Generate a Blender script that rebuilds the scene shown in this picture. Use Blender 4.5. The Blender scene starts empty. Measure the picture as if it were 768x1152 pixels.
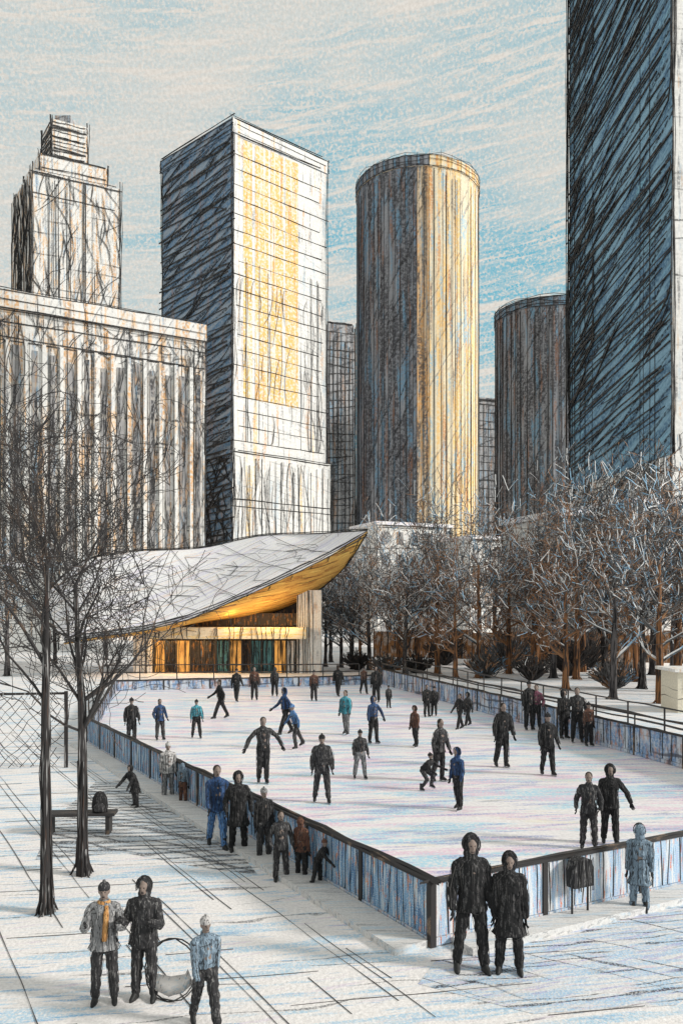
import bpy, bmesh, math, random
import numpy as np
from mathutils import Vector, Matrix, noise as mnoise

random.seed(11)
C = bpy.context
COL = C.scene.collection
PI = math.pi
R = math.radians

# ------------------------------------------------------------------ camera
EYE = 4.7          # camera height in metres
FPX = 927.0        # focal length in photo pixels (photo is 768 wide)
cam_d = bpy.data.cameras.new('camera')
cam = bpy.data.objects.new('camera', cam_d)
COL.objects.link(cam)
cam.location = (0, 0, EYE)
cam.rotation_euler = (R(90), 0, 0)
cam_d.sensor_fit = 'HORIZONTAL'
cam_d.sensor_width = 36
cam_d.lens = 36 * FPX / 768
cam_d.shift_y = 112 / 768
cam_d.clip_start = 0.1
cam_d.clip_end = 6000
C.scene.camera = cam

# ------------------------------------------------------------------ light
SUN_DIR = Vector((0.93, -0.27, 0.46)).normalized()
SUN_EL = math.asin(SUN_DIR.z)
SUN_ROT = math.atan2(SUN_DIR.x, SUN_DIR.y)
sl = bpy.data.lights.new('sun', 'SUN')
sl.energy = 3.3
sl.angle = R(9)
sl.color = (1.0, 0.96, 0.90)
sun = bpy.data.objects.new('sun', sl)
COL.objects.link(sun)
sun.rotation_euler = SUN_DIR.to_track_quat('Z', 'Y').to_euler()
sun.location = (60, -40, 60)

vs = C.scene.view_settings
vs.view_transform = 'Standard'
vs.look = 'None'
vs.exposure = 0.06
vs.gamma = 1.0
vs.use_curve_mapping = False

# ---------------------------------------------------------------- node helper
class NT:
    def __init__(self, tree):
        self.t = tree
    def n(self, typ, **kw):
        nd = self.t.nodes.new(typ)
        for k, v in kw.items():
            setattr(nd, k, v)
        return nd
    def l(self, a, b):
        self.t.links.new(a, b)
    def val(self, sock, v):
        if hasattr(v, 'is_linked') or isinstance(v, bpy.types.NodeSocket):
            self.l(v, sock)
        else:
            sock.default_value = v
    def math(self, op, a, b=0.0, c=None, clamp=False):
        nd = self.n('ShaderNodeMath', operation=op, use_clamp=clamp)
        self.val(nd.inputs[0], a)
        self.val(nd.inputs[1], b)
        if c is not None:
            self.val(nd.inputs[2], c)
        return nd.outputs[0]
    def mix(self, fac, a, b):
        nd = self.n('ShaderNodeMix', data_type='RGBA')
        self.val(nd.inputs[0], fac)
        for s, v in ((nd.inputs[6], a), (nd.inputs[7], b)):
            if isinstance(v, bpy.types.NodeSocket):
                self.l(v, s)
            else:
                s.default_value = (v[0], v[1], v[2], 1)
        return nd.outputs[2]
    def noise(self, vec, scale, detail=2.0, rough=0.55, dist=0.0):
        nd = self.n('ShaderNodeTexNoise')
        self.l(vec, nd.inputs['Vector'])
        nd.inputs['Scale'].default_value = scale
        nd.inputs['Detail'].default_value = detail
        nd.inputs['Roughness'].default_value = rough
        nd.inputs['Distortion'].default_value = dist
        return nd.outputs['Fac']
    def step(self, v, lo, hi, a=0.0, b=1.0):
        nd = self.n('ShaderNodeMapRange', interpolation_type='SMOOTHSTEP')
        self.l(v, nd.inputs[0])
        nd.inputs[1].default_value = lo
        nd.inputs[2].default_value = hi
        nd.inputs[3].default_value = a
        nd.inputs[4].default_value = b
        return nd.outputs[0]
    def place(self, vec, rot=0.0, scale=(1, 1, 1), loc=(0, 0, 0)):
        nd = self.n('ShaderNodeMapping', vector_type='TEXTURE')
        self.l(vec, nd.inputs['Vector'])
        nd.inputs['Rotation'].default_value = (0, 0, rot)
        nd.inputs['Scale'].default_value = scale
        nd.inputs['Location'].default_value = loc
        return nd.outputs[0]

_seed = [0]
def layer_fac(nt, vec, ly):
    """one coloured-pencil layer: how much pigment lies at a point"""
    _seed[0] += 1
    off = (_seed[0] * 7.31 % 50, _seed[0] * 3.77 % 50, _seed[0] * 1.9 % 50)
    rot = R(ly.get('rot', 0))
    if ly.get('kind') == 'hatch':
        sp = ly['gap']
        v = nt.place(vec, rot, (sp, sp, sp), off)
        wob = nt.noise(nt.place(vec, rot, (sp * 9, sp * 2.2, sp * 3), off), 1.0, 2.0)
        sep = nt.n('ShaderNodeSeparateXYZ')
        nt.l(v, sep.inputs[0])
        y = nt.math('ADD', sep.outputs[1], nt.math('MULTIPLY', wob, ly.get('wob', 2.2)))
        tri = nt.math('PINGPONG', y, 0.5)                       # 0..0.5
        w = ly.get('w', 0.16)
        line = nt.step(tri, w * 0.55, w * 1.25, 1.0, 0.0)
        mk = nt.noise(nt.place(vec, rot, (sp * ly.get('run', 14), sp * 1.3, sp * 3), off), 1.0, 1.0)
        c = ly.get('cover', 0.6)
        th = 0.5 + (0.5 - c) * 0.5
        fac = nt.math('MULTIPLY', line, nt.step(mk, th - 0.06, th + 0.06))
    else:
        v = nt.place(vec, rot, (ly['len'], ly['wid'], ly.get('dep', ly['wid'])), off)
        s = nt.noise(v, 1.0, ly.get('detail', 2.0), 0.55, ly.get('dist', 0.2))
        c = ly.get('cover', 0.5)
        th = 0.5 + (0.5 - c) * 0.55
        so = ly.get('soft', 0.05)
        fac = nt.step(s, th - so, th + so)
    g = ly.get('grain')
    if g:
        gn = nt.noise(nt.place(vec, 0, (g, g, g), off), 1.0, 2.0, 0.6)
        fac = nt.math('MULTIPLY', fac, nt.step(gn, 0.36, 0.58, ly.get('gmin', 0.25), 1.0))
    return nt.math('MULTIPLY', fac, ly.get('a', 1.0), clamp=True)

MATS = {}
def pencil(name, base, layers=(), coord='UV', rough=0.85, spec=0.2, bump=None, tooth=None):
    m = bpy.data.materials.new(name)
    m.use_nodes = True
    t = m.node_tree
    t.nodes.clear()
    nt = NT(t)
    out = nt.n('ShaderNodeOutputMaterial')
    bs = nt.n('ShaderNodeBsdfPrincipled')
    nt.l(bs.outputs[0], out.inputs[0])
    bs.inputs['Roughness'].default_value = rough
    bs.inputs['Specular IOR Level'].default_value = spec
    tc = nt.n('ShaderNodeTexCoord')
    vec = tc.outputs[coord]
    col = (base[0], base[1], base[2])
    if tooth:   # uneven tone of the bare surface
        g = nt.step(nt.noise(nt.place(vec, 0, (tooth,) * 3), 1.0, 3.0, 0.65), 0.3, 0.7)
        col = nt.mix(g, tuple(c * 0.86 for c in base), tuple(min(1, c * 1.06) for c in base))
    for ly in layers:
        col = nt.mix(layer_fac(nt, vec, ly), col, ly['col'])
    if isinstance(col, tuple):
        bs.inputs['Base Color'].default_value = (*col, 1)
    else:
        nt.l(col, bs.inputs['Base Color'])
    if bump:
        b = nt.n('ShaderNodeBump')
        b.inputs['Strength'].default_value = bump[1]
        b.inputs['Distance'].default_value = bump[0]
        nt.l(nt.noise(nt.place(vec, 0, (bump[0],) * 3), 1.0, 3.0), b.inputs['Height'])
        nt.l(b.outputs[0], bs.inputs['Normal'])
    MATS[name] = m
    return m

def glow(name, col, strength, base=(0.3, 0.2, 0.1), cell=1.0):
    m = pencil(name, base, [])
    nt = NT(m.node_tree)
    bs = [n for n in m.node_tree.nodes if n.type == 'BSDF_PRINCIPLED'][0]
    tc = nt.n('ShaderNodeTexCoord')
    nz = nt.noise(nt.place(tc.outputs['UV'], 0, (cell * 0.5, cell * 2, cell)), 1.0, 3.0)
    f = nt.step(nz, 0.35, 0.62)
    c = nt.mix(f, tuple(x * 0.12 for x in col), col)
    nt.l(c, bs.inputs['Emission Color'])
    bs.inputs['Emission Strength'].default_value = strength
    return m

# ------------------------------------------------------------------ world
w = bpy.data.worlds.new('World')
C.scene.world = w
w.use_nodes = True
w.node_tree.nodes.clear()
nt = NT(w.node_tree)
wo = nt.n('ShaderNodeOutputWorld')
bg = nt.n('ShaderNodeBackground')
nt.l(bg.outputs[0], wo.inputs[0])
sky = nt.n('ShaderNodeTexSky', sky_type='NISHITA')
sky.sun_disc = False
sky.sun_elevation = SUN_EL
sky.sun_rotation = SUN_ROT
sky.air_density = 1.0
sky.dust_density = 0.6
sky.ozone_density = 2.0
bg.inputs['Strength'].default_value = 0.115
tc = nt.n('ShaderNodeTexCoord')
sep = nt.n('ShaderNodeSeparateXYZ')
nt.l(tc.outputs['Generated'], sep.inputs[0])
az = nt.math('ARCTAN2', sep.outputs[0], sep.outputs[1])
el = nt.math('ARCSINE', sep.outputs[2])
cmb = nt.n('ShaderNodeCombineXYZ')
nt.l(az, cmb.inputs[0])
nt.l(el, cmb.inputs[1])
ang = cmb.outputs[0]
# thin streaked high cloud: cream cloud with long ragged blue gaps
streak = layer_fac(nt, ang, dict(len=0.13, wid=0.010, rot=5, cover=0.58, soft=0.08, detail=3.0, dist=0.4, grain=0.0032, gmin=0.12))
lines_ = layer_fac(nt, ang, dict(kind='hatch', gap=0.0105, rot=7, w=0.20, cover=0.52, run=11, wob=3.2, grain=0.0028, gmin=0.1))
fine = layer_fac(nt, ang, dict(len=0.07, wid=0.0045, rot=14, cover=0.47, soft=0.08, grain=0.0026, gmin=0.2))
big = nt.step(nt.noise(nt.place(ang, R(8), (0.34, 0.12, 1), (3.1, 0.9, 0)), 1.0, 2.0), 0.38, 0.60, 0.35, 1.0)
blue = nt.math('MULTIPLY', nt.math('MAXIMUM', nt.math('MULTIPLY', streak, 0.85), nt.math('MAXIMUM', lines_, nt.math('MULTIPLY', fine, 0.7))), big, clamp=True)
high = nt.math('MULTIPLY', nt.step(el, 0.40, 0.62, 1.0, 0.6), nt.step(az, -0.42, -0.10, 0.6, 1.0))
blue = nt.math('MULTIPLY', blue, high)
skyblue = nt.mix(0.80, sky.outputs[0], (1.3, 4.5, 5.6))
cloud_g = nt.step(nt.noise(nt.place(ang, 0, (0.0035,) * 3), 1.0, 3.0, 0.7), 0.3, 0.7)
cloud = nt.mix(cloud_g, (5.7, 5.35, 4.85), (6.8, 6.45, 5.9))
nt.l(nt.mix(blue, cloud, skyblue), bg.inputs['Color'])

# ------------------------------------------------------------------ mesh helpers
def px(x, y, d):
    """photo pixel at depth d -> world point"""
    return Vector(((x - 384) / FPX * d, d, EYE + (688 - y) / FPX * d))

def gd(x, y):
    """photo pixel on the ground -> world point"""
    d = EYE * FPX / (y - 688)
    return Vector(((x - 384) / FPX * d, d, 0))

def gd_at(x, d):
    return ((x - 384) / FPX * d, d, 0)

def box_uv(bm):
    uv = bm.loops.layers.uv.verify()
    for f in bm.faces:
        n = f.normal
        if abs(n.z) > 0.75:
            for lp in f.loops:
                lp[uv].uv = (lp.vert.co.x, lp.vert.co.y)
        else:
            h = Vector((-n.y, n.x, 0))
            h = h.normalized() if h.length > 1e-6 else Vector((1, 0, 0))
            for lp in f.loops:
                lp[uv].uv = (lp.vert.co.dot(h), lp.vert.co.z)

def link(name, me, parent=None):
    o = bpy.data.objects.new(name, me)
    COL.objects.link(o)
    if parent is not None:
        o.parent = parent
    return o

def build(name, bm, mats, parent=None, smooth=False, uv=True):
    if not isinstance(mats, (list, tuple)):
        mats = [mats]
    bm.normal_update()
    if uv:
        box_uv(bm)
    me = bpy.data.meshes.new(name)
    bm.to_mesh(me)
    bm.free()
    for m in mats:
        me.materials.append(MATS[m] if isinstance(m, str) else m)
    if smooth:
        for p in me.polygons:
            p.use_smooth = True
    return link(name, me, parent)

def tag(o, label=None, cat=None, group=None, kind=None):
    if label: o['label'] = label
    if cat: o['category'] = cat
    if group: o['group'] = group
    if kind: o['kind'] = kind
    return o

def thing(name, label, cat, loc=(0, 0, 0), rz=0.0, group=None):
    o = link(name, None)
    o.location = loc
    o.rotation_euler = (0, 0, rz)
    return tag(o, label, cat, group)

def NB():
    return bmesh.new()

def face(bm, pts, mi=0):
    f = bm.faces.new([bm.verts.new(p) for p in pts])
    f.material_index = mi
    return f

def box(bm, x0, x1, y0, y1, z0, z1, mi=0, M=None):
    v = [Vector(p) for p in ((x0, y0, z0), (x1, y0, z0), (x1, y1, z0), (x0, y1, z0),
                             (x0, y0, z1), (x1, y0, z1), (x1, y1, z1), (x0, y1, z1))]
    if M is not None:
        v = [M @ p for p in v]
    vv = [bm.verts.new(p) for p in v]
    for q in ((0, 3, 2, 1), (4, 5, 6, 7), (0, 1, 5, 4), (1, 2, 6, 5), (2, 3, 7, 6), (3, 0, 4, 7)):
        f = bm.faces.new([vv[i] for i in q])
        f.material_index = mi

def beam(bm, a, b, wid, hgt, mi=0):
    """box from a to b (bottom centre line), wid across, hgt up"""
    a, b = Vector(a), Vector(b)
    d = b - a
    L = d.length
    ang = math.atan2(d.y, d.x)
    M = Matrix.Translation(a) @ Matrix.Rotation(ang, 4, 'Z')
    sl = Matrix.Identity(4)
    box(bm, 0, L, -wid / 2, wid / 2, 0, hgt, mi, M)

def tube(bm, pts, radii, n=4, mi=0, cap=True):
    pts = [Vector(p) for p in pts]
    if not isinstance(radii, (list, tuple)):
        radii = [radii] * len(pts)
    rings = []
    prev = None
    for i, p in enumerate(pts):
        d = (pts[min(i + 1, len(pts) - 1)] - pts[max(i - 1, 0)])
        if d.length < 1e-7:
            d = Vector((0, 0, 1))
        d.normalize()
        ref = prev if prev is not None else (Vector((1, 0, 0)) if abs(d.x) < 0.8 else Vector((0, 1, 0)))
        u = (ref - d * ref.dot(d))
        if u.length < 1e-5:
            u = Vector((0, 1, 0)) - d * d.y
        u.normalize()
        prev = u
        v = d.cross(u)
        rings.append([bm.verts.new(p + (u * math.cos(k * 2 * PI / n) + v * math.sin(k * 2 * PI / n)) * radii[i]) for k in range(n)])
    for a, b in zip(rings, rings[1:]):
        for k in range(n):
            f = bm.faces.new((a[k], a[(k + 1) % n], b[(k + 1) % n], b[k]))
            f.material_index = mi
    if cap and n > 2:
        f = bm.faces.new(list(reversed(rings[0]))); f.material_index = mi
        f = bm.faces.new(rings[-1]); f.material_index = mi

def hand_line(bm, a, b, r, jit=0.0, over=0.0, mi=1, seg=6, n=3):
    """a drawn-looking rib: slightly wandering line from a to b"""
    a, b = Vector(a), Vector(b)
    d = (b - a)
    L = d.length
    if L < 1e-6:
        return
    d = d / L
    a = a - d * over * random.uniform(0, 1)
    b = b + d * over * random.uniform(0, 1)
    pts = []
    for i in range(seg + 1):
        t = i / seg
        pts.append(a.lerp(b, t) + Vector((random.uniform(-1, 1), random.uniform(-1, 1), random.uniform(-1, 1))) * jit)
    tube(bm, pts, [r * random.uniform(0.65, 1.25) for _ in pts], n, mi, False)

def scribble_face(bm, a, b, z0, z1, n, L, r, mi, lean=1.2, off=0.06, mean=PI / 2):
    """loose curved ribs and stains drawn over a wall"""
    d = Vector((b[0] - a[0], b[1] - a[1])); W = d.length; d.normalize()
    o = Vector((d.y, -d.x)) * (off + r)
    for _ in range(n):
        x = random.random() * W; z = random.uniform(z0, z1)
        an = random.gauss(mean, lean * .3)
        l = L * random.uniform(.4, 1.4); cv = random.uniform(-.5, .5)
        P = []
        for k in range(6):
            t = k / 5 - .5
            an2 = an + cv * t
            xx = min(W, max(0, x + math.cos(an2) * l * t)); zz = min(z1, max(z0, z + math.sin(an2) * l * t))
            P.append((a[0] + d.x * xx + o.x, a[1] + d.y * xx + o.y, zz))
        tube(bm, P, [r * q * random.uniform(.6, 1.2) for q in (.4, .9, 1, 1, .8, .3)], 3, mi, False)

# ------------------------------------------------------------------ materials
PAPER = (0.82, 0.80, 0.77)
INK = (0.022, 0.021, 0.022)
pencil('graphite', (0.03, 0.029, 0.03), [dict(len=0.5, wid=0.5, dep=0.5, cover=0.35, soft=0.1, col=(0.10, 0.095, 0.09))], coord='Object', rough=0.7)
pencil('thin_ink', (0.09, 0.085, 0.085), [], rough=0.8)

pencil('snow_paving', (0.86, 0.82, 0.80), [
    dict(len=1.6, wid=0.20, rot=12, cover=0.40, soft=0.06, grain=0.03, gmin=.1, col=(0.40, 0.60, 0.75), a=0.85),
    dict(len=0.9, wid=0.10, rot=6, cover=0.24, soft=0.04, grain=0.03, col=(0.20, 0.42, 0.66), a=0.8),
    dict(len=1.1, wid=0.12, rot=20, cover=0.22, soft=0.05, grain=0.03, col=(0.62, 0.50, 0.66), a=0.5),
    dict(kind='hatch', gap=0.36, rot=10, w=0.055, cover=0.40, run=5, wob=3.0, grain=0.03, col=(0.10, 0.10, 0.11), a=0.8),
], coord='Object', tooth=0.05, bump=(0.06, 0.25))
pencil('hatched_snow', (0.77, 0.755, 0.75), [
    dict(len=0.8, wid=0.10, rot=10, cover=0.52, soft=0.07, grain=0.025, gmin=.1, col=(0.36, 0.56, 0.76), a=0.85),
    dict(len=0.6, wid=0.07, rot=22, cover=0.32, soft=0.05, grain=0.025, gmin=.1, col=(0.42, 0.40, 0.64), a=0.75),
    dict(len=0.6, wid=0.08, rot=2, cover=0.24, soft=0.05, grain=0.025, gmin=.1, col=(0.70, 0.50, 0.62), a=0.6),
    dict(kind='hatch', gap=0.18, rot=12, w=0.11, cover=0.48, run=8, wob=3.4, grain=0.025, col=(0.05, 0.05, 0.06), a=0.95),
    dict(kind='hatch', gap=0.33, rot=-38, w=0.05, cover=0.42, run=6, wob=2, grain=0.025, col=(0.05, 0.05, 0.06), a=0.9),
], coord='Object', tooth=0.04, bump=(0.06, 0.25))
pencil('shade_hatch', (0.76, 0.74, 0.725), [  # snow with shadow hatching put into its colour
    dict(len=0.9, wid=0.12, rot=8, cover=0.50, soft=0.06, grain=0.03, gmin=.1, col=(0.34, 0.44, 0.54), a=0.85),
    dict(kind='hatch', gap=0.30, rot=7, w=0.22, cover=0.82, run=7, wob=2.6, grain=0.04, col=(0.05, 0.05, 0.055), a=0.9),
    dict(kind='hatch', gap=0.38, rot=-32, w=0.14, cover=0.60, run=7, wob=2.6, grain=0.04, col=(0.05, 0.05, 0.055), a=0.85),
], coord='Object', tooth=0.05, bump=(0.06, 0.25))
pencil('far_snow', (0.85, 0.815, 0.80), [
    dict(len=6, wid=2.0, rot=4, cover=0.35, soft=0.06, grain=0.25, col=(0.50, 0.66, 0.78), a=0.6),
    dict(len=5, wid=1.2, rot=-3, cover=0.25, soft=0.05, grain=0.25, col=(0.30, 0.30, 0.31), a=0.5),
], coord='Object', tooth=0.3)
pencil('ice', (0.88, 0.845, 0.84), [
    dict(len=3.6, wid=0.75, rot=5, cover=0.43, soft=0.05, grain=0.07, col=(0.44, 0.69, 0.81), a=0.95, gmin=0.1),
    dict(len=2.4, wid=0.35, rot=2, cover=0.38, soft=0.06, grain=0.06, gmin=.1, col=(0.80, 0.52, 0.66), a=0.75),
    dict(len=1.6, wid=0.18, rot=8, cover=0.33, soft=0.05, grain=0.05, gmin=.1, col=(0.32, 0.36, 0.62), a=0.8),
    dict(len=2.2, wid=0.50, rot=-3, cover=0.22, soft=0.06, grain=0.05, col=(0.84, 0.76, 0.58), a=0.6),
    dict(kind='hatch', gap=0.5, rot=4, w=0.06, cover=0.40, run=6, wob=4.0, grain=0.05, col=(0.20, 0.24, 0.32), a=0.6),
], coord='Object', rough=0.45, spec=0.3, tooth=0.09)
pencil('kerb_stone', (0.72, 0.70, 0.68), [
    dict(len=0.8, wid=0.06, rot=0, cover=0.35, soft=0.05, grain=0.02, col=(0.30, 0.30, 0.31), a=0.7),
    dict(len=1.2, wid=0.1, rot=8, cover=0.30, soft=0.05, grain=0.02, col=(0.40, 0.58, 0.72), a=0.6),
], coord='Object', tooth=0.04)

# barrier panels
pencil('panel_blue', (0.62, 0.68, 0.72), [
    dict(len=0.07, wid=0.9, cover=0.62, soft=0.06, grain=0.02, col=(0.10, 0.29, 0.52), a=0.92),
    dict(len=0.045, wid=0.5, cover=0.40, soft=0.05, grain=0.02, col=(0.06, 0.13, 0.27)),
    dict(len=0.06, wid=0.22, cover=0.27, soft=0.03, grain=0.02, col=(0.70, 0.26, 0.08)),
    dict(len=0.03, wid=0.8, cover=0.25, soft=0.04, col=INK, a=0.8),
], tooth=0.03)
pencil('panel_pale', (0.74, 0.74, 0.75), [
    dict(len=0.08, wid=0.8, cover=0.54, soft=0.06, grain=0.02, col=(0.30, 0.50, 0.72), a=0.9),
    dict(len=0.05, wid=0.5, cover=0.26, soft=0.05, grain=0.02, col=(0.40, 0.38, 0.58), a=0.8),
    dict(len=0.035, wid=0.35, cover=0.25, soft=0.03, grain=0.02, col=(0.72, 0.20, 0.09)),
    dict(len=0.03, wid=0.8, cover=0.24, soft=0.04, col=INK, a=0.75),
], tooth=0.03)
pencil('panel_far', (0.58, 0.62, 0.68), [
    dict(len=0.35, wid=0.9, cover=0.55, soft=0.08, grain=0.08, col=(0.16, 0.30, 0.52), a=0.9),
    dict(len=0.25, wid=0.6, cover=0.34, soft=0.06, grain=0.08, col=(0.55, 0.28, 0.18), a=0.8),
    dict(len=0.15, wid=0.9, cover=0.38, soft=0.06, grain=0.06, col=(0.07, 0.07, 0.09), a=0.85),
    dict(kind='hatch', gap=0.35, rot=3, w=0.12, cover=0.4, col=(0.08, 0.08, 0.1), a=0.8),
], tooth=0.1)
pencil('rail_dark', (0.045, 0.042, 0.042), [
    dict(len=0.5, wid=0.03, dep=0.5, cover=0.24, soft=0.05, grain=0.02, col=(0.24, 0.17, 0.12)),
], coord='Object', rough=0.6)

# towers
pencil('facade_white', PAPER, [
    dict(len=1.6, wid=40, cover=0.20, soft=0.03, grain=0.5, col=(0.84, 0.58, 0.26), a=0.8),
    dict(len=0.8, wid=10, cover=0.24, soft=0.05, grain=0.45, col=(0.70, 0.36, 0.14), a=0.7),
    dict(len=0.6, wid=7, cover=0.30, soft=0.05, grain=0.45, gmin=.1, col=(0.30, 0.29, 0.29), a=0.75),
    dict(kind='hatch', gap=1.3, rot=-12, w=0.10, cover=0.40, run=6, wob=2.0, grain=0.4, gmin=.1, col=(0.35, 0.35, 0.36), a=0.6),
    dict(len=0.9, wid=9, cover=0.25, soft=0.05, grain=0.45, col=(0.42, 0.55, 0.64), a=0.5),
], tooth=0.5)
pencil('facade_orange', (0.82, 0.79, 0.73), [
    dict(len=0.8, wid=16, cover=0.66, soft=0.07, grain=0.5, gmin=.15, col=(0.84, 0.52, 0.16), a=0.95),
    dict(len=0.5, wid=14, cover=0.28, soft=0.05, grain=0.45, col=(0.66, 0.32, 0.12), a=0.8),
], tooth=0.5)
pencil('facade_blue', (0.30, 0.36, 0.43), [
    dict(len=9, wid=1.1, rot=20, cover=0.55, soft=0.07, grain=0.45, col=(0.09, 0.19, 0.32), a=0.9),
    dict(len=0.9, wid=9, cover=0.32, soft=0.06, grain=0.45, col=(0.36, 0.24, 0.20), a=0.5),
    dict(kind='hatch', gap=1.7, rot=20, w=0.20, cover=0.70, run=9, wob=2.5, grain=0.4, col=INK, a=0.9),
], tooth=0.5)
pencil('facade_stone', (0.80, 0.78, 0.75), [
    dict(len=1.0, wid=18, cover=0.36, soft=0.05, grain=0.5, gmin=.1, col=(0.72, 0.42, 0.20), a=0.95),
    dict(len=0.6, wid=12, cover=0.34, soft=0.05, grain=0.45, gmin=.1, col=(0.13, 0.13, 0.14), a=0.8),
    dict(len=0.9, wid=9, cover=0.26, soft=0.05, grain=0.45, col=(0.32, 0.46, 0.60), a=0.7),
    dict(kind='hatch', gap=1.1, rot=60, w=0.13, cover=0.46, run=6, wob=2.0, grain=0.4, gmin=.1, col=(0.24, 0.24, 0.25), a=0.75),
    dict(len=1.2, wid=6, cover=0.32, soft=0.06, grain=0.45, gmin=.1, col=(0.78, 0.52, 0.30), a=0.85),
    dict(kind='hatch', gap=3.4, rot=1, w=0.07, cover=0.45, run=8, wob=1.0, grain=0.4, col=INK, a=0.8),
], tooth=0.6)
pencil('facade_grey', (0.42, 0.42, 0.43), [
    dict(len=1.0, wid=12, cover=0.55, soft=0.06, grain=0.6, col=(0.10, 0.10, 0.11), a=0.85),
    dict(len=0.9, wid=9, cover=0.30, soft=0.05, grain=0.55, col=(0.40, 0.24, 0.15), a=0.7),
    dict(len=1.0, wid=9, cover=0.30, soft=0.05, grain=0.55, col=(0.20, 0.36, 0.50), a=0.8),
    dict(kind='hatch', gap=2.6, rot=22, w=0.10, cover=0.45, run=5, wob=2.0, grain=0.5, col=INK, a=0.7),
], tooth=0.7)
pencil('facade_pale', PAPER, [
    dict(len=0.5, wid=6, cover=0.34, soft=0.05, grain=0.35, col=(0.22, 0.22, 0.23), a=0.8),
    dict(len=0.7, wid=5, cover=0.26, soft=0.05, grain=0.35, col=(0.46, 0.56, 0.64), a=0.6),
    dict(len=0.6, wid=5, cover=0.24, soft=0.05, grain=0.35, col=(0.66, 0.42, 0.24), a=0.6),
    dict(kind='hatch', gap=1.6, rot=2, w=0.06, cover=0.45, run=7, wob=1.5, grain=0.3, col=INK, a=0.8),
], tooth=0.35)
pencil('facade_gold', (0.82, 0.71, 0.52), [
    dict(len=1.2, wid=40, cover=0.50, soft=0.06, grain=0.5, col=(0.88, 0.54, 0.18), a=0.85),
    dict(len=0.9, wid=18, cover=0.30, soft=0.05, grain=0.45, col=(0.60, 0.24, 0.08), a=0.75),
    dict(len=0.5, wid=14, cover=0.29, soft=0.05, grain=0.45, col=(0.16, 0.14, 0.14), a=0.75),
    dict(kind='hatch', gap=1.5, rot=58, w=0.10, cover=0.40, run=6, wob=2, grain=0.4, col=(0.12, 0.12, 0.14), a=0.6),
    dict(len=1.1, wid=9, cover=0.36, soft=0.05, grain=0.45, gmin=.1, col=(0.36, 0.55, 0.66), a=0.8),
], tooth=0.6)
pencil('facade_half_shade', (0.70, 0.54, 0.37), [  # half-tone between the gold and its painted shade
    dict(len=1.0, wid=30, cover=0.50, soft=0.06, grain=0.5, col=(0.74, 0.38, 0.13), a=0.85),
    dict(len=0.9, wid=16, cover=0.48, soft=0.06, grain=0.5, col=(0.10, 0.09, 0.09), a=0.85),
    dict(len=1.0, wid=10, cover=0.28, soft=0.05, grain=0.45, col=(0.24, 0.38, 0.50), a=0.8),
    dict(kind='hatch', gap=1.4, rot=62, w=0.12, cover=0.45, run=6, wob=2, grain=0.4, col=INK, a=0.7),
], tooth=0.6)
pencil('facade_smoke_and_shade', (0.30, 0.31, 0.34), [  # own grey of the shorter round tower, painted shade on the golden one
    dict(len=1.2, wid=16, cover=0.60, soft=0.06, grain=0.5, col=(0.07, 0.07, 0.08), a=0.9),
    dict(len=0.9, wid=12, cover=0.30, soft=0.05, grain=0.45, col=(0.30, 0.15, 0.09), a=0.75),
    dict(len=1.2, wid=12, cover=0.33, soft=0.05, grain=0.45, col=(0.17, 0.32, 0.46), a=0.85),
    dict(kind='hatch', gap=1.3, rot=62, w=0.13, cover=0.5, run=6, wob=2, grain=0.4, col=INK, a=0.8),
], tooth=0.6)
pencil('facade_night', (0.24, 0.40, 0.52), [
    dict(len=7, wid=1.0, rot=22, cover=0.48, soft=0.08, grain=0.35, col=(0.07, 0.15, 0.25), a=0.9),
    dict(kind='hatch', gap=1.35, rot=22, w=0.20, cover=0.62, run=9, wob=2.6, grain=0.3, col=(0.012, 0.012, 0.016), a=0.95),
    dict(kind='hatch', gap=0.9, rot=14, w=0.12, cover=0.42, run=9, wob=2.6, grain=0.3, col=(0.012, 0.012, 0.016), a=0.9),
    dict(len=5, wid=0.7, rot=22, cover=0.22, soft=0.05, grain=0.3, col=(0.25, 0.50, 0.64), a=0.8),
], tooth=0.4)
pencil('window_dark', (0.34, 0.33, 0.33), [
    dict(len=0.6, wid=7, cover=0.45, soft=0.06, grain=0.5, col=(0.05, 0.05, 0.055), a=0.9),
    dict(kind='hatch', gap=3.5, rot=0, w=0.10, cover=0.6, col=(0.45, 0.42, 0.38), a=0.7, wob=0.6),
    dict(len=0.8, wid=9, cover=0.30, soft=0.05, grain=0.5, col=(0.46, 0.27, 0.14), a=0.8),
    dict(len=0.8, wid=5, cover=0.22, soft=0.05, grain=0.5, col=(0.16, 0.30, 0.42), a=0.7),
], rough=0.7)
pencil('roof_grey', (0.4, 0.4, 0.4), [dict(len=2, wid=1, cover=0.4, col=(0.2, 0.2, 0.2))])

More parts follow.
